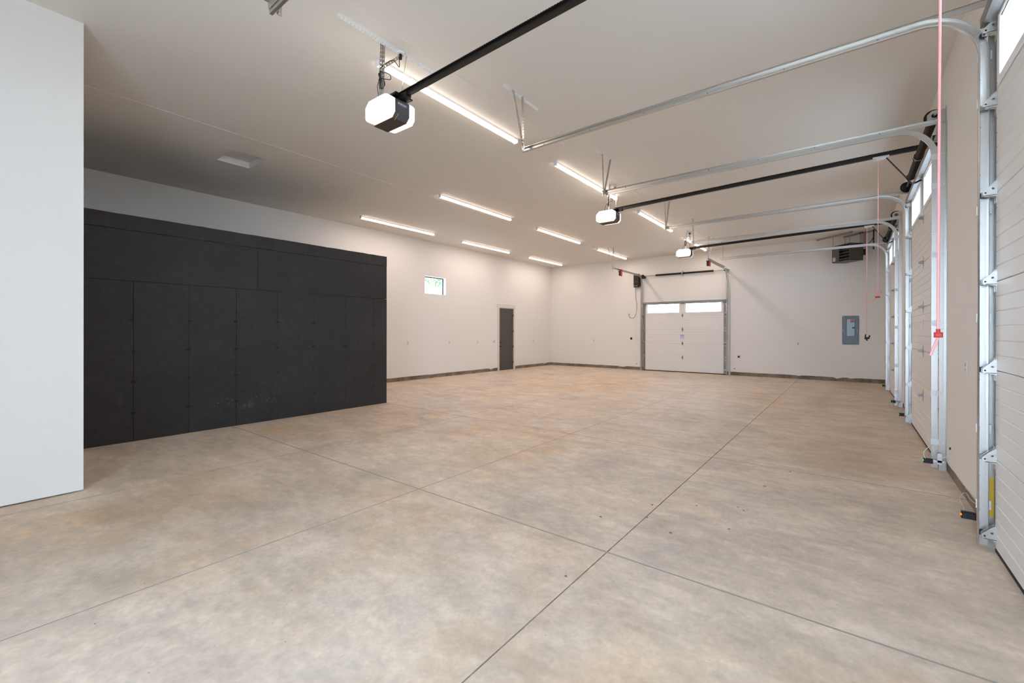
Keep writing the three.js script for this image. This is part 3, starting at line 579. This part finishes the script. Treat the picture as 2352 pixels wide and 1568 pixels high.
// ---------------------------------------------------------------- ceiling openers
function opener(d, label, o) {
  const z = -d, f = -3.62, t = thing('garage_opener', label, 'opener', V(f - 0.2, 3.66, z), 'ceiling garage door openers');
  const yR = (x) => 3.905 + (x + 3.6) * 0.022;
  // dark body: chamfered outline in x/y, carried across z
  const prof = [[-0.40, 0.03], [-0.40, 0.15], [-0.33, 0.215], [-0.05, 0.215], [0, 0.18], [0, 0.045], [-0.045, 0], [-0.34, 0]];
  const sw = (pf, za, zb) => sweep(pf, [za, zb].map((q) => ({ p: V(f, 3.665, q), a: V(1, 0, 0), b: V(0, 1, 0) })), 0.3);
  const body = part('body', sw(prof, z - 0.088, z + 0.088), M.openerBody, t);
  part('under_cover', cbx(f - 0.36, f - 0.045, 3.660, 3.667, z - 0.087, z + 0.087, 0.002), M.openerUnder, body, 'brown underside cover');
  part('nameplate', new THREE.PlaneGeometry(0.12, 0.045).rotateY(Math.PI / 2).translate(f + 0.0012, 3.80, z), M.nameplate, body, 'silver framed nameplate');
  for (const s of [-1, 1]) {   // glowing lens on either side, its outer edges rounded off
    const fr = [0, 0.055, 0.08, 0.098].map((w, k) => { const q = [1, 1, 0.95, 0.84][k]; return { p: V(f - 0.2 + (0.2) * q * 0.985, 3.665 + 0.1075 * (1 - q), z + s * (0.088 + w)), a: V(q * 0.985, 0, 0), b: V(0, q, 0) }; });
    part('light_lens', sweep(prof, fr, 0.7), M.openerLens, t, 'glowing white light lens');
    const lamp = new THREE.PointLight(new THREE.Color().setRGB(1, 0.93, 0.82), 0.22, 0, 2); lamp.position.set(f - 0.2, 3.76, z + s * 0.23).sub(t.position); lamp.shadow.radius = 4; lamp.castShadow = true; lamp.name = 'opener_lamp'; t.add(lamp);
  }
  part('rail_mount', [cbx(f - 0.2, f + 0.03, 3.882, 3.896, z - 0.11, z + 0.11, 0.004), cbx(f - 0.03, f + 0.10, 3.86, 3.905, z - 0.035, z + 0.035, 0.004)], M.blackMetal, t);
  const x1 = 0.755, rp = [[-0.020, -0.03], [0.020, -0.03], [0.020, -0.024], [0.005, -0.022], [0.005, 0.022], [0.024, 0.024], [0.024, 0.03], [-0.024, 0.03], [-0.024, 0.024], [-0.005, 0.022], [-0.005, -0.022], [-0.020, -0.024]];
  const rail = part('rail', sweep(rp, [f - 0.06, x1].map((x) => ({ p: V(x, yR(x), z), a: V(0, 0, 1), b: V(0, 1, 0) })), 0.2), M.railBlack, t);
  const ch = []; for (let x = f + 0.05; x < x1 - 0.1; x += 0.0254) for (const s of [-1, 1]) ch.push(new THREE.BoxGeometry(0.014, 0.005, 0.007).translate(x + (s > 0 ? 0.0127 : 0), yR(x) + 0.0325, z + s * 0.018));
  part('drive_chain', ch, M.blackMetal, rail);
  const bl = []; for (const x of [f + 0.16, -2.6, -1.3, -0.05]) bl.push(rod(V(x, yR(x), z - 0.028), V(x, yR(x), z - 0.004), 0.006, 8)); for (const b of bl) part('bolt', b, M.zincWhite, rail);
  // header bracket, trolley and arm
  part('header_bracket', [cbx(0.73, XR - 0.001, yR(x1) - 0.03, yR(x1) + 0.03, z - 0.03, z + 0.03)], M.blackMetal, t);
  const xt = 0.33;
  const tr = part('trolley', [cbx(xt - 0.09, xt + 0.09, yR(xt) - 0.045, yR(xt) - 0.018, z - 0.03, z + 0.03), cbx(xt - 0.05, xt + 0.05, yR(xt) - 0.065, yR(xt) - 0.04, z - 0.012, z + 0.012), cbx(xt - 0.075, xt - 0.03, yR(xt) - 0.07, yR(xt) - 0.04, z - 0.02, z - 0.015)], M.zincWhite, t);
  const a0 = V(xt + 0.06, yR(xt) - 0.05, z), a1 = V(0.655, 3.53, z), a2 = V(0.752, 3.575, -o.centre);
  part('arm', [bar(a0, a1, 0.03, 0.005, V(0, 0, 1)).translate(0, 0, 0.003), bar(a0, a1, 0.012, 0.02), tube([a0.clone().lerp(a1, 0.8), a1, a2], 0.012, 24, 8)], M.blackMetal, tr);
  // hanging frame of punched angle
  const yb = H - 0.001, xb = -3.68;
  part('ceiling_angle', perfAngle(V(xb, yb, z + o.bar[0]), V(xb, yb, z - o.bar[1]), V(0, -1, 0), V(1, 0, 0)), M.angleLit, t);
  part('hanger_strut', perfAngle(V(xb - 0.03, yb - 0.01, z + 0.17), V(xb - 0.09, 3.885, z + 0.145), V(1, 0, -0.1), V(0.1, 0, 1), 0.034), M.zinc, t);
  part('hanger_strut', perfStrip(V(xb - 0.01, yb - 0.01, z - 0.10), V(xb - 0.02, 3.885, z - 0.035), V(1, 0, 0.4), 0.028), M.zinc, t);
  if (o.brace) part('brace', perfStrip(V(xb - 0.06, 4.13, z + 0.16), V(xb, yb - 0.02, z - 0.06), V(0.3, 1, 0.2), 0.03), M.zinc, t);
  part('antenna', tube([V(f - 0.02, 3.70, z + 0.06), V(f + 0.004, 3.69, z + 0.055), V(f - 0.004, 3.655, z + 0.075), V(f - 0.02, 3.63, z + 0.08)], 0.002, 20, 6), M.yellow, body, 'thin yellow aerial wire');
  // power cord looped on the strut, plug at the ceiling
  {
    const zc = z + 0.155;
    const p = [V(f - 0.25, 3.88, z + 0.09), V(xb - 0.10, 3.97, zc + 0.03)];
    for (let k = 0; k < 4 * 12; k++) { const a = k / 12 * Math.PI * 2, r = 0.045 + 0.016 * Math.sin(k * 0.7); p.push(V(xb - 0.075 + r * Math.cos(a) * 0.7, 4.02 + 0.07 * Math.sin(a) + 0.0006 * k, zc + r * Math.cos(a) + 0.012 * Math.sin(k))); }
    p.push(V(xb - 0.02, 4.06, zc - 0.07), V(xb - 0.02, 4.10, zc - 0.06), V(xb - 0.06, 4.12, zc + 0.03), V(xb - 0.03, 4.2, zc - 0.02), V(xb - 0.01, 4.26, zc - 0.1), V(xb, 4.22, zc - 0.16), V(xb - 0.01, 4.3, zc - 0.17), V(xb - 0.01, H - 0.06, zc - 0.18));
    const c = part('power_cord', tube(p, 0.004, 320, 6), M.cord, t, 'black cord coiled on the strut');
    part('plug', [rod(V(xb - 0.01, H - 0.065, zc - 0.18), V(xb - 0.01, H - 0.02, zc - 0.18), 0.019, 12, 0.022)], M.blackPlastic, c);
    part('receptacle', [rod(V(xb - 0.01, H - 0.02, zc - 0.18), V(xb - 0.01, H, zc - 0.18), 0.045, 20)], M.whitePlastic, c);
  }
}
opener(2.84, 'ceiling opener with nameplate and coiled cord, nearest the attic hatch', { centre: SIDE[0], bar: [0.68, 0.55], brace: true });
opener(8.06, 'glowing ceiling opener for the middle garage door of the right wall', { centre: SIDE[1], bar: [0.25, 0.25] });
opener(13.1, 'small glowing ceiling opener closest to the end wall', { centre: SIDE[2], bar: [0.25, 0.25] });
// ---------------------------------------------------------------- emergency release cords
{
  const k = thing('release_cord', 'long red pull cord hanging to chest height with a red handle', 'cord', V(0.335, 1.45, -2.84), 'opener release cords');
  part('rope', rod(V(0.322, 1.50, -2.84), V(0.33, 3.945, -2.84), 0.0055, 8), M.rope, k);
  part('handle', [cbx(0.308, 0.339, 1.475, 1.50, -2.85, -2.83, 0.006), rod(V(0.323, 1.49, -2.84), V(0.323, 1.515, -2.84), 0.008)], M.red, k);
  part('tail', tube([V(0.323, 1.475, -2.84), V(0.312, 1.44, -2.845), V(0.298, 1.39, -2.845)], 0.006, 10, 6), M.rope, k);
  const c = thing('release_cord', 'thin red pull cord tied in a loop with red toggle', 'cord', V(0.3, 1.95, -8.06), 'opener release cords');
  part('rope', rod(V(0.30, 2.0, -8.06), V(0.30, 3.945, -8.06), 0.0035, 6), M.rope, c);
  const p = []; for (let i = 0; i <= 40; i++) { const a = i / 20 * Math.PI * 2; p.push(V(0.31 + 0.024 * Math.sin(a) * (1 + i / 120), 2.065 + 0.04 * Math.cos(a), -8.06 + 0.01 * Math.cos(a * 0.5))); }
  part('loop', tube(p, 0.004, 90, 6), M.rope, c);
  part('toggle', [cbx(0.27, 0.325, 1.985, 2.008, -8.072, -8.048, 0.005)], M.red, c);
  part('tail', tube([V(0.29, 1.99, -8.06), V(0.26, 1.95, -8.06), V(0.23, 1.925, -8.06)], 0.003, 10, 6), M.rope, c);
  const e = thing('release_cord', 'thin red pull cord ending in a black handle beside the breaker panel', 'cord', V(0.293, 1.35, -13.1), 'opener release cords');
  part('rope', rod(V(0.293, 1.44, -13.1), V(0.293, 3.945, -13.1), 0.004, 6), M.rope, e);
  part('handle', [rod(V(0.262, 1.33, -13.1), V(0.272, 1.45, -13.1), 0.013, 8), cbx(0.265, 0.335, 1.335, 1.385, -13.115, -13.085, 0.008), rod(V(0.30, 1.30, -13.1), V(0.285, 1.36, -13.1), 0.014, 8), rod(V(0.322, 1.34, -13.1), V(0.348, 1.43, -13.1), 0.015, 8)], M.blackPlastic, e);
}
// ---------------------------------------------------------------- dry leaf bits on the floor
for (const [x, d] of [[-1.36, 3.74], [-1.3, 3.46], [-0.76, 4.14], [-0.71, 4.09], [-0.73, 3.64], [-1.05, 3.96], [-0.66, 4.86], [-0.51, 5.54], [-1.6, 3.24], [-1.38, 2.32], [-1.06, 3.3]]) {
  const p = new THREE.Shape(), a0 = rnd() * 6.3, L = 0.0055 + 0.004 * rnd();
  for (let k = 0; k < 7; k++) { const a = k / 7 * Math.PI * 2, r = L * (0.6 + 0.5 * rnd()); p[k ? 'lineTo' : 'moveTo'](Math.cos(a + a0) * r * 1.3, Math.sin(a + a0) * r * 0.8); }
  p.closePath();
  single('leaf_bit', new THREE.ExtrudeGeometry(p, { depth: 0.002, bevelEnabled: true, bevelThickness: 0.001, bevelSize: 0.001, bevelSegments: 1 }).rotateX(-Math.PI / 2).translate(x, 0.0012, -d), M.dryLeaf, 'tiny dry brown leaf bit lying on the concrete floor', 'debris', 'leaf bits on the floor');
}
// ---------------------------------------------------------------- door sensors at the floor
function sensor(x, d, led, label, wire, dy = 0) {
  const s = thing('door_sensor', label, 'sensor', V(x, 0.08 + dy, -d), 'garage door eye sensors');
  part('case', cbx(x - 0.045, x + 0.03, 0.085 + dy, 0.135 + dy, -d - 0.022, -d + 0.022, 0.006), M.blackPlastic, s);
  part('bracket', [cbx(x + 0.02, XR - 0.012, 0.10 + dy, 0.125 + dy, -d - 0.012, -d - 0.009, 0.001), cbx(XR - 0.075, XR - 0.035, 0.08 + dy, 0.2 + dy, -d - 0.012, -d - 0.009, 0.001)], M.zincWhite, s);
  part('indicator', new THREE.SphereGeometry(0.0085, 12, 8).scale(0.6, 1, 1).translate(x - 0.046, 0.113 + dy, -d + 0.012), led, s);
  part('eye', rod(V(x - 0.01, 0.11 + dy, -d + 0.02), V(x - 0.01, 0.11 + dy, -d + 0.028), 0.015, 14), M.blackMetal, s);
  if (wire) part('wire', tube(wire, 0.0025, 50, 6), M.wire, s, 'thin white cable');
}
sensor(0.69, 4.58, M.ledAmber, 'black door sensor with amber light and loose white wire by the wall base', [V(0.65, 0.165, -4.56), V(0.66, 0.15, -4.66), V(0.70, 0.13, -4.86), V(0.70, 0.145, -5.0), V(0.745, 0.10, -5.3), V(0.79, 0.10, -5.45), V(0.79, 0.108, -5.2), V(0.79, 0.14, -4.95), V(0.795, 0.135, -4.7)], 0.05);
sensor(0.67, 6.5, M.ledGreen, 'black door sensor with white wire on the track behind the long red cord', [V(0.64, 0.12, -6.48), V(0.63, 0.2, -6.5), V(0.70, 0.28, -6.5), V(0.71, 0.2, -6.47), V(0.74, 0.16, -6.46), V(0.80, 0.2, -6.42), V(0.805, 0.3, -6.4)]);
sensor(0.69, 9.86, M.ledGreen, 'black door sensor with green light between the two far doors of the right wall', null);
sensor(0.68, 11.6, M.ledGreen, 'black door sensor with looped white wire at the foot of the door near the heater', [V(0.66, 0.12, -11.58), V(0.65, 0.05, -11.56), V(0.68, 0.012, -11.5), V(0.74, 0.03, -11.52), V(0.75, 0.15, -11.56), V(0.73, 0.5, -11.6)]);
sensor(0.69, 14.92, M.ledGreen, 'black door sensor with green light in the corner under the breaker panel', null);
// ---------------------------------------------------------------- wall plates
function wallPlate(name, label, category, at, face, o = {}) {   // face: 'L' left wall, 'E' end wall, 'R' right wall
  const m = new THREE.Matrix4(); if (face === 'L') m.makeRotationY(Math.PI / 2); if (face === 'R') m.makeRotationY(-Math.PI / 2);
  m.setPosition(at.x, at.y, at.z);
  const t = thing(name, label, category, at, o.group), w = o.w ?? 0.072, h = o.h ?? 0.116;
  part('plate', put(cbx(-w / 2, w / 2, -h / 2, h / 2, 0, 0.006, 0.002), m), o.mat ?? M.plate, t);
  for (const [x, y, a, b] of o.inserts ?? [[0, 0.024, 0.034, 0.03], [0, -0.024, 0.034, 0.03]]) part(o.insert ?? 'socket', put(cbx(x - a / 2, x + a / 2, y - b / 2, y + b / 2, 0.005, 0.009, 0.002), m), o.insertMat ?? M.plateSlot, t);
  return t;
}
const og = { group: 'wall outlets' };
wallPlate('wall_outlet', 'white outlet on the left wall beside the dark concrete wall', 'outlet', V(XL, 1.15, -8.615), 'L', og);
wallPlate('wall_outlet', 'white outlet on the left wall right of the spot below the high window', 'outlet', V(XL, 1.135, -10.357), 'L', og);
wallPlate('wall_outlet', 'white outlet between the high window and the light switches by the dark door', 'outlet', V(XL, 1.125, -11.77), 'L', og);
wallPlate('light_switch', 'white double switch plate beside the casing of the dark door', 'switch', V(XL, 1.12, -12.70), 'L', { w: 0.118, insert: 'rocker', inserts: [[-0.024, 0, 0.034, 0.066], [0.024, 0, 0.034, 0.066]] });
wallPlate('wall_outlet', 'white outlet between the dark door and the far room corner', 'outlet', V(XL, 1.115, -15.29), 'L', og);
wallPlate('wall_outlet', 'white outlet on the end wall left of the end garage door', 'outlet', V(-8.562, 1.14, ZE), 'E', og);
wallPlate('light_switch', 'white single switch on the end wall left of the breaker panel', 'switch', V(-1.336, 1.126, ZE), 'E', { insert: 'rocker', inserts: [[0, 0, 0.034, 0.066]] });
wallPlate('power_outlet', 'steel plate with big black round outlet low beside the end door', 'outlet', V(-3.047, 0.646, ZE), 'E', { w: 0.12, h: 0.12, mat: M.zincWhite, insert: 'socket', inserts: [[0, 0, 0.06, 0.06]], insertMat: M.blackPlastic });
wallPlate('floor_outlet', 'low horizontal white outlet plate under the breaker panel', 'outlet', V(-0.022, 0.243, ZE), 'E', { w: 0.17, h: 0.075, inserts: [[0, 0, 0.12, 0.034]], insertMat: M.plate });
wallPlate('wall_outlet', 'white outlet on the right wall between the first two garage doors', 'outlet', V(XR, 1.19, -5.53), 'R', og);
wallPlate('door_button', 'square black door button on the end wall left of the end garage door', 'button', V(-6.914, 1.233, ZE), 'E', { w: 0.085, h: 0.09, mat: M.blackPlastic, insert: 'push_button', inserts: [[0, 0.01, 0.045, 0.03]], insertMat: M.cord });
single('cable_stub', rod(V(-3.182, 0.235, ZE), V(-3.182, 0.235, ZE + 0.012), 0.016, 12), M.blackPlastic, 'small black cable hole cover under the round outlet', 'cover', 'cable hole covers');
single('cable_stub', rod(V(-6.70, 0.235, ZE), V(-6.70, 0.235, ZE + 0.012), 0.016, 12), M.blackPlastic, 'small black cable hole cover left of the end garage door', 'cover', 'cable hole covers');
single('cable_stub', rod(V(XR, 0.31, -6.28), V(XR - 0.012, 0.31, -6.28), 0.012, 12), M.blackPlastic, 'small black cable hole cover low on the right wall by the middle door', 'cover', 'cable hole covers');
// ---------------------------------------------------------------- breaker panel
{
  const x0 = -0.203, x1 = 0.183, y0 = 1.128, y1 = 1.982, z = ZE, t = thing('breaker_panel', 'grey metal electrical breaker panel on the end wall', 'breaker panel', V((x0 + x1) / 2, y0, z));
  part('cover', cbx(x0, x1, y0, y1, z, z + 0.014, 0.004), M.panelGrey, t);
  part('trim_frame', [bx(x0 - 0.004, x0 + 0.006, y0, y1, z, z + 0.0155), bx(x1 - 0.006, x1 + 0.004, y0, y1, z, z + 0.0155), bx(x0, x1, y1 - 0.008, y1 + 0.003, z, z + 0.0155), bx(x0, x1, y0 - 0.003, y0 + 0.006, z, z + 0.0155)], M.blackMetal, t);
  const dx0 = x0 + 0.1, dx1 = x1 - 0.09, dy0 = y0 + 0.245, dy1 = y1 - 0.09;
  part('door_reveal', bx(dx0 - 0.008, dx1 + 0.006, dy0 - 0.008, dy1 + 0.008, z + 0.013, z + 0.0146), M.cord, t);
  const d = part('panel_door', cbx(dx0, dx1, dy0, dy1, z + 0.014, z + 0.02, 0.003), M.panelDoor, t);
  part('hinge_strip', bx(dx0 - 0.012, dx0 + 0.008, dy0 - 0.01, dy1 + 0.004, z + 0.014, z + 0.0175), M.heater, t);
  part('latch', cbx(dx1 - 0.06, dx1 - 0.005, dy0 + 0.235, dy0 + 0.275, z + 0.02, z + 0.028, 0.004), M.blackPlastic, d);
  part('paper_label', new THREE.PlaneGeometry(0.09, 0.085).translate(dx1 - 0.055, dy1 - 0.06, z + 0.0206), M.panelLabel, d, 'faded orange printed label');
  for (const [x, y] of [[x0 + 0.02, y0 + 0.02], [x1 - 0.02, y0 + 0.02], [x0 + 0.018, 1.55], [x1 - 0.018, 1.55], [x0 + 0.02, y1 - 0.02], [x1 - 0.02, y1 - 0.02]]) part('screw', rod(V(x, y, z + 0.014), V(x, y, z + 0.017), 0.008, 10), M.zincWhite, t);
}
// ---------------------------------------------------------------- wall operator on the end door
{
  const z = ZE, t = thing('wall_operator', 'black wall-mounted door operator left of the end garage door', 'operator', V(-6.66, 3.24, z));
  part('case', [cbx(-6.77, -6.56, 3.25, 3.76, z + 0.02, z + 0.15, 0.02), cbx(-6.75, -6.53, 3.3, 3.72, z, z + 0.1, 0.01)], M.blackPlastic, t);
  part('cover_band', cbx(-6.755, -6.58, 3.44, 3.47, z + 0.15, z + 0.153, 0.001), M.panelGrey, t, 'grey name strip');
  for (const x of [-6.72, -6.64]) part('button', rod(V(x, 3.30, z + 0.15), V(x, 3.30, z + 0.156), 0.016, 12), M.zincWhite, t);
  part('coupler', [rod(V(-6.6, 3.66, z + 0.09), V(-6.44, 3.66, z + 0.09), 0.035, 14), rod(V(-6.42, 3.6, z + 0.13), V(-6.28, 3.6, z + 0.13), 0.04, 14)], M.blackMetal, t);
  const c = single('operator_cord', tube([V(-6.72, 3.26, z + 0.05), V(-6.73, 3.1, z + 0.03), V(-6.72, 2.8, z + 0.02), V(-6.68, 2.55, z + 0.02), V(-6.72, 2.2, z + 0.02), V(-6.82, 2.05, z + 0.02), V(-6.95, 2.06, z + 0.02), V(-7.02, 2.15, z + 0.02), V(-7.0, 2.22, z + 0.015), V(-6.97, 2.18, z + 0.01)], 0.006, 80, 8), M.cord, 'dark cord curling to the wall below the black wall operator', 'cord');
  const p = thing('pull_cord', 'thin pale pull cord hanging beside the end garage door', 'cord', V(-6.69, 1.1, z + 0.05));
  part('string', rod(V(-6.69, 1.13, z + 0.05), V(-6.69, 3.26, z + 0.05), 0.003, 6), M.wire, p);
  part('handle', rod(V(-6.73, 1.125, z + 0.05), V(-6.65, 1.125, z + 0.05), 0.01, 8), M.plate, p);
}
// ---------------------------------------------------------------- unit heater
{
  const c = V(-0.03, 0, -15.75), u = V(-0.68, 0, -0.733).normalize(), v = V(0.733, 0, -0.68).normalize();
  const m = new THREE.Matrix4().makeBasis(u.clone().negate(), V(0, 1, 0), v.clone().negate()); m.setPosition(c.x, 0, c.z);
  // local: x runs back along the front from -L to 0 at the near corner, z goes from 0 (front) to -D (back)
  const L = 0.62, D = 0.42, y0 = 3.56, y1 = 4.05, t = thing('unit_heater', 'grey-brown gas unit heater hung from the ceiling in the corner', 'heater', V(-0.1, y0, -16.1));
  // the front (louvres) faces local +x after this turn; build it plainly in local axes
  const P = (g) => put(g, m);
  part('casing', P([cbx(-L, 0, y1 - 0.02, y1, -D, 0, 0.006), cbx(-L, 0, y0, y0 + 0.02, -D, 0, 0.006), cbx(-L, 0, y0, y1, -D, -D + 0.02, 0.006), cbx(-L, -L + 0.02, y0, y1, -D, 0, 0.006), cbx(-0.02, 0, y0, y1, -D, 0, 0.006), cbx(-L, -L * 0.6, y0, y1, -0.022, 0, 0.006)]), M.heater, t);
  part('cavity', P(bx(-L * 0.6, -0.02, y0 + 0.02, y1 - 0.02, -0.14, -0.12)), M.heaterDark, t);
  for (let k = 0; k < 5; k++) { const y = y0 + 0.07 + k * 0.088; part('louvre', P(cbx(-L * 0.6, -0.03, y - 0.003, y + 0.003, -0.06, 0.002, 0.001).translate(0, -y, 0.03).rotateX(0.5).translate(0, y, -0.03)), M.zincDull, t); }
  part('rating_label', P(new THREE.PlaneGeometry(0.09, 0.11).translate(-L + 0.08, y0 + 0.09, 0.0012)), M.heaterLabel, t, 'small printed rating label');
  part('fan_motor', P([rod(V(-0.2, y0 + 0.25, -D), V(-0.2, y0 + 0.25, -D - 0.13), 0.075, 18), rod(V(-0.2, y0 + 0.25, -D), V(-0.2, y0 + 0.25, -D - 0.05), 0.17, 24)]), M.heaterDark, t);
  part('gas_valve', P([cbx(-0.16, 0.0, y0 + 0.15, y0 + 0.32, -D - 0.08, -D, 0.01)]), M.blackMetal, t);
  const W = (x, y, z) => V(x, y, z).applyMatrix4(m);
  for (const [x, z] of [[-L + 0.02, -0.02], [-0.03, -0.03], [-L + 0.03, -D + 0.03], [-0.03, -D + 0.03]]) part('hanging_rod', rod(W(x, y1, z), W(x, H, z), 0.006, 8), M.steelShaft, t);
  for (const [a, b] of [[V(-0.85, H, -16.6), V(0.02, H, -15.78)], [V(-0.175, H, -16.55), V(0.54, H, -15.95)]]) {
    part('strut_channel', [bar(a.clone().setY(H - 0.02), b.clone().setY(H - 0.02), 0.04, 0.04)], M.zincDull, t);
  }
  const fx = W(-0.14, 0, -D - 0.12);
  const fl = thing('flue_pipe', 'silver flue pipe rising from the unit heater to the ceiling', 'pipe', V(fx.x, 3.9, fx.z));
  part('pipe', rod(V(fx.x, 4.02, fx.z), V(fx.x, H, fx.z), 0.062, 20), M.flue, fl); part('elbow', [rod(V(fx.x, 3.92, fx.z), V(fx.x, 4.03, fx.z), 0.05, 18, 0.066), new THREE.TorusGeometry(0.064, 0.006, 8, 24).rotateX(Math.PI / 2).translate(fx.x, 4.14, fx.z)], M.flue, fl);
  part('ceiling_collar', rod(V(fx.x, H - 0.03, fx.z), V(fx.x, H, fx.z), 0.085, 20), M.blackMetal, fl);
  const gp = thing('gas_pipe', 'black gas pipe with yellow valve beside the unit heater', 'pipe', V(0.5, 3.8, -15.9));
  part('pipe', [rod(V(0.5, 3.82, -15.9), V(0.5, H, -15.9), 0.016, 12), rod(V(0.5, 3.92, -15.9), V(0.35, 3.92, -15.95), 0.012, 10)], M.blackMetal, gp);
  part('cable', tube([V(0.5, 4.2, -15.9), V(0.46, 4.08, -15.92), V(0.38, 4.0, -15.95), V(0.25, 3.95, -16.0)], 0.009, 30, 8), M.cord, gp);
  part('valve', cbx(0.38, 0.47, 3.905, 3.93, -15.93, -15.9, 0.004), M.yellow, gp, 'yellow valve handle');
}
// ---------------------------------------------------------------- tree seen through the high window
{
  const t = thing('tree', 'leafy green tree outside the small high window', 'tree', V(-17.6, -0.1, -18.6));
  part('trunk', [rod(V(-17.6, -0.1, -18.6), V(-17.5, 3.8, -18.5), 0.16, 12, 0.1), rod(V(-17.5, 3.7, -18.5), V(-16.9, 5.3, -16.4), 0.06, 8, 0.02), rod(V(-17.5, 3.7, -18.5), V(-17.4, 6.2, -18.0), 0.08, 8, 0.03)], M.bark, t);
  const s = new THREE.Shape(); s.moveTo(0, 0); s.quadraticCurveTo(0.03, 0.04, 0, 0.1); s.quadraticCurveTo(-0.03, 0.04, 0, 0);
  const lg = new THREE.ShapeGeometry(s, 4), N = 5200, im = new THREE.InstancedMesh(lg, M.leaf, N), q = new THREE.Quaternion(), mm = new THREE.Matrix4();
  for (let i = 0; i < N; i++) {
    const a = rnd() * 6.283, b = Math.acos(2 * rnd() - 1), r = Math.cbrt(rnd()); const x = Math.sin(b) * Math.cos(a) * r * 1.9, y = Math.cos(b) * r * 1.15, z = Math.sin(b) * Math.sin(a) * r * 1.9;
    q.setFromEuler(new THREE.Euler(rnd() * 6.3, rnd() * 6.3, rnd() * 6.3)); const sc = 1 + rnd();
    mm.compose(V(0.7 + x, 5.02 + y, 2.2 + z), q, V(sc, sc, sc)); im.setMatrixAt(i, mm);
  }
  im.name = 'foliage'; im.userData.kind = 'stuff'; im.castShadow = true; t.add(im);
}
renderer.render(scene, camera);
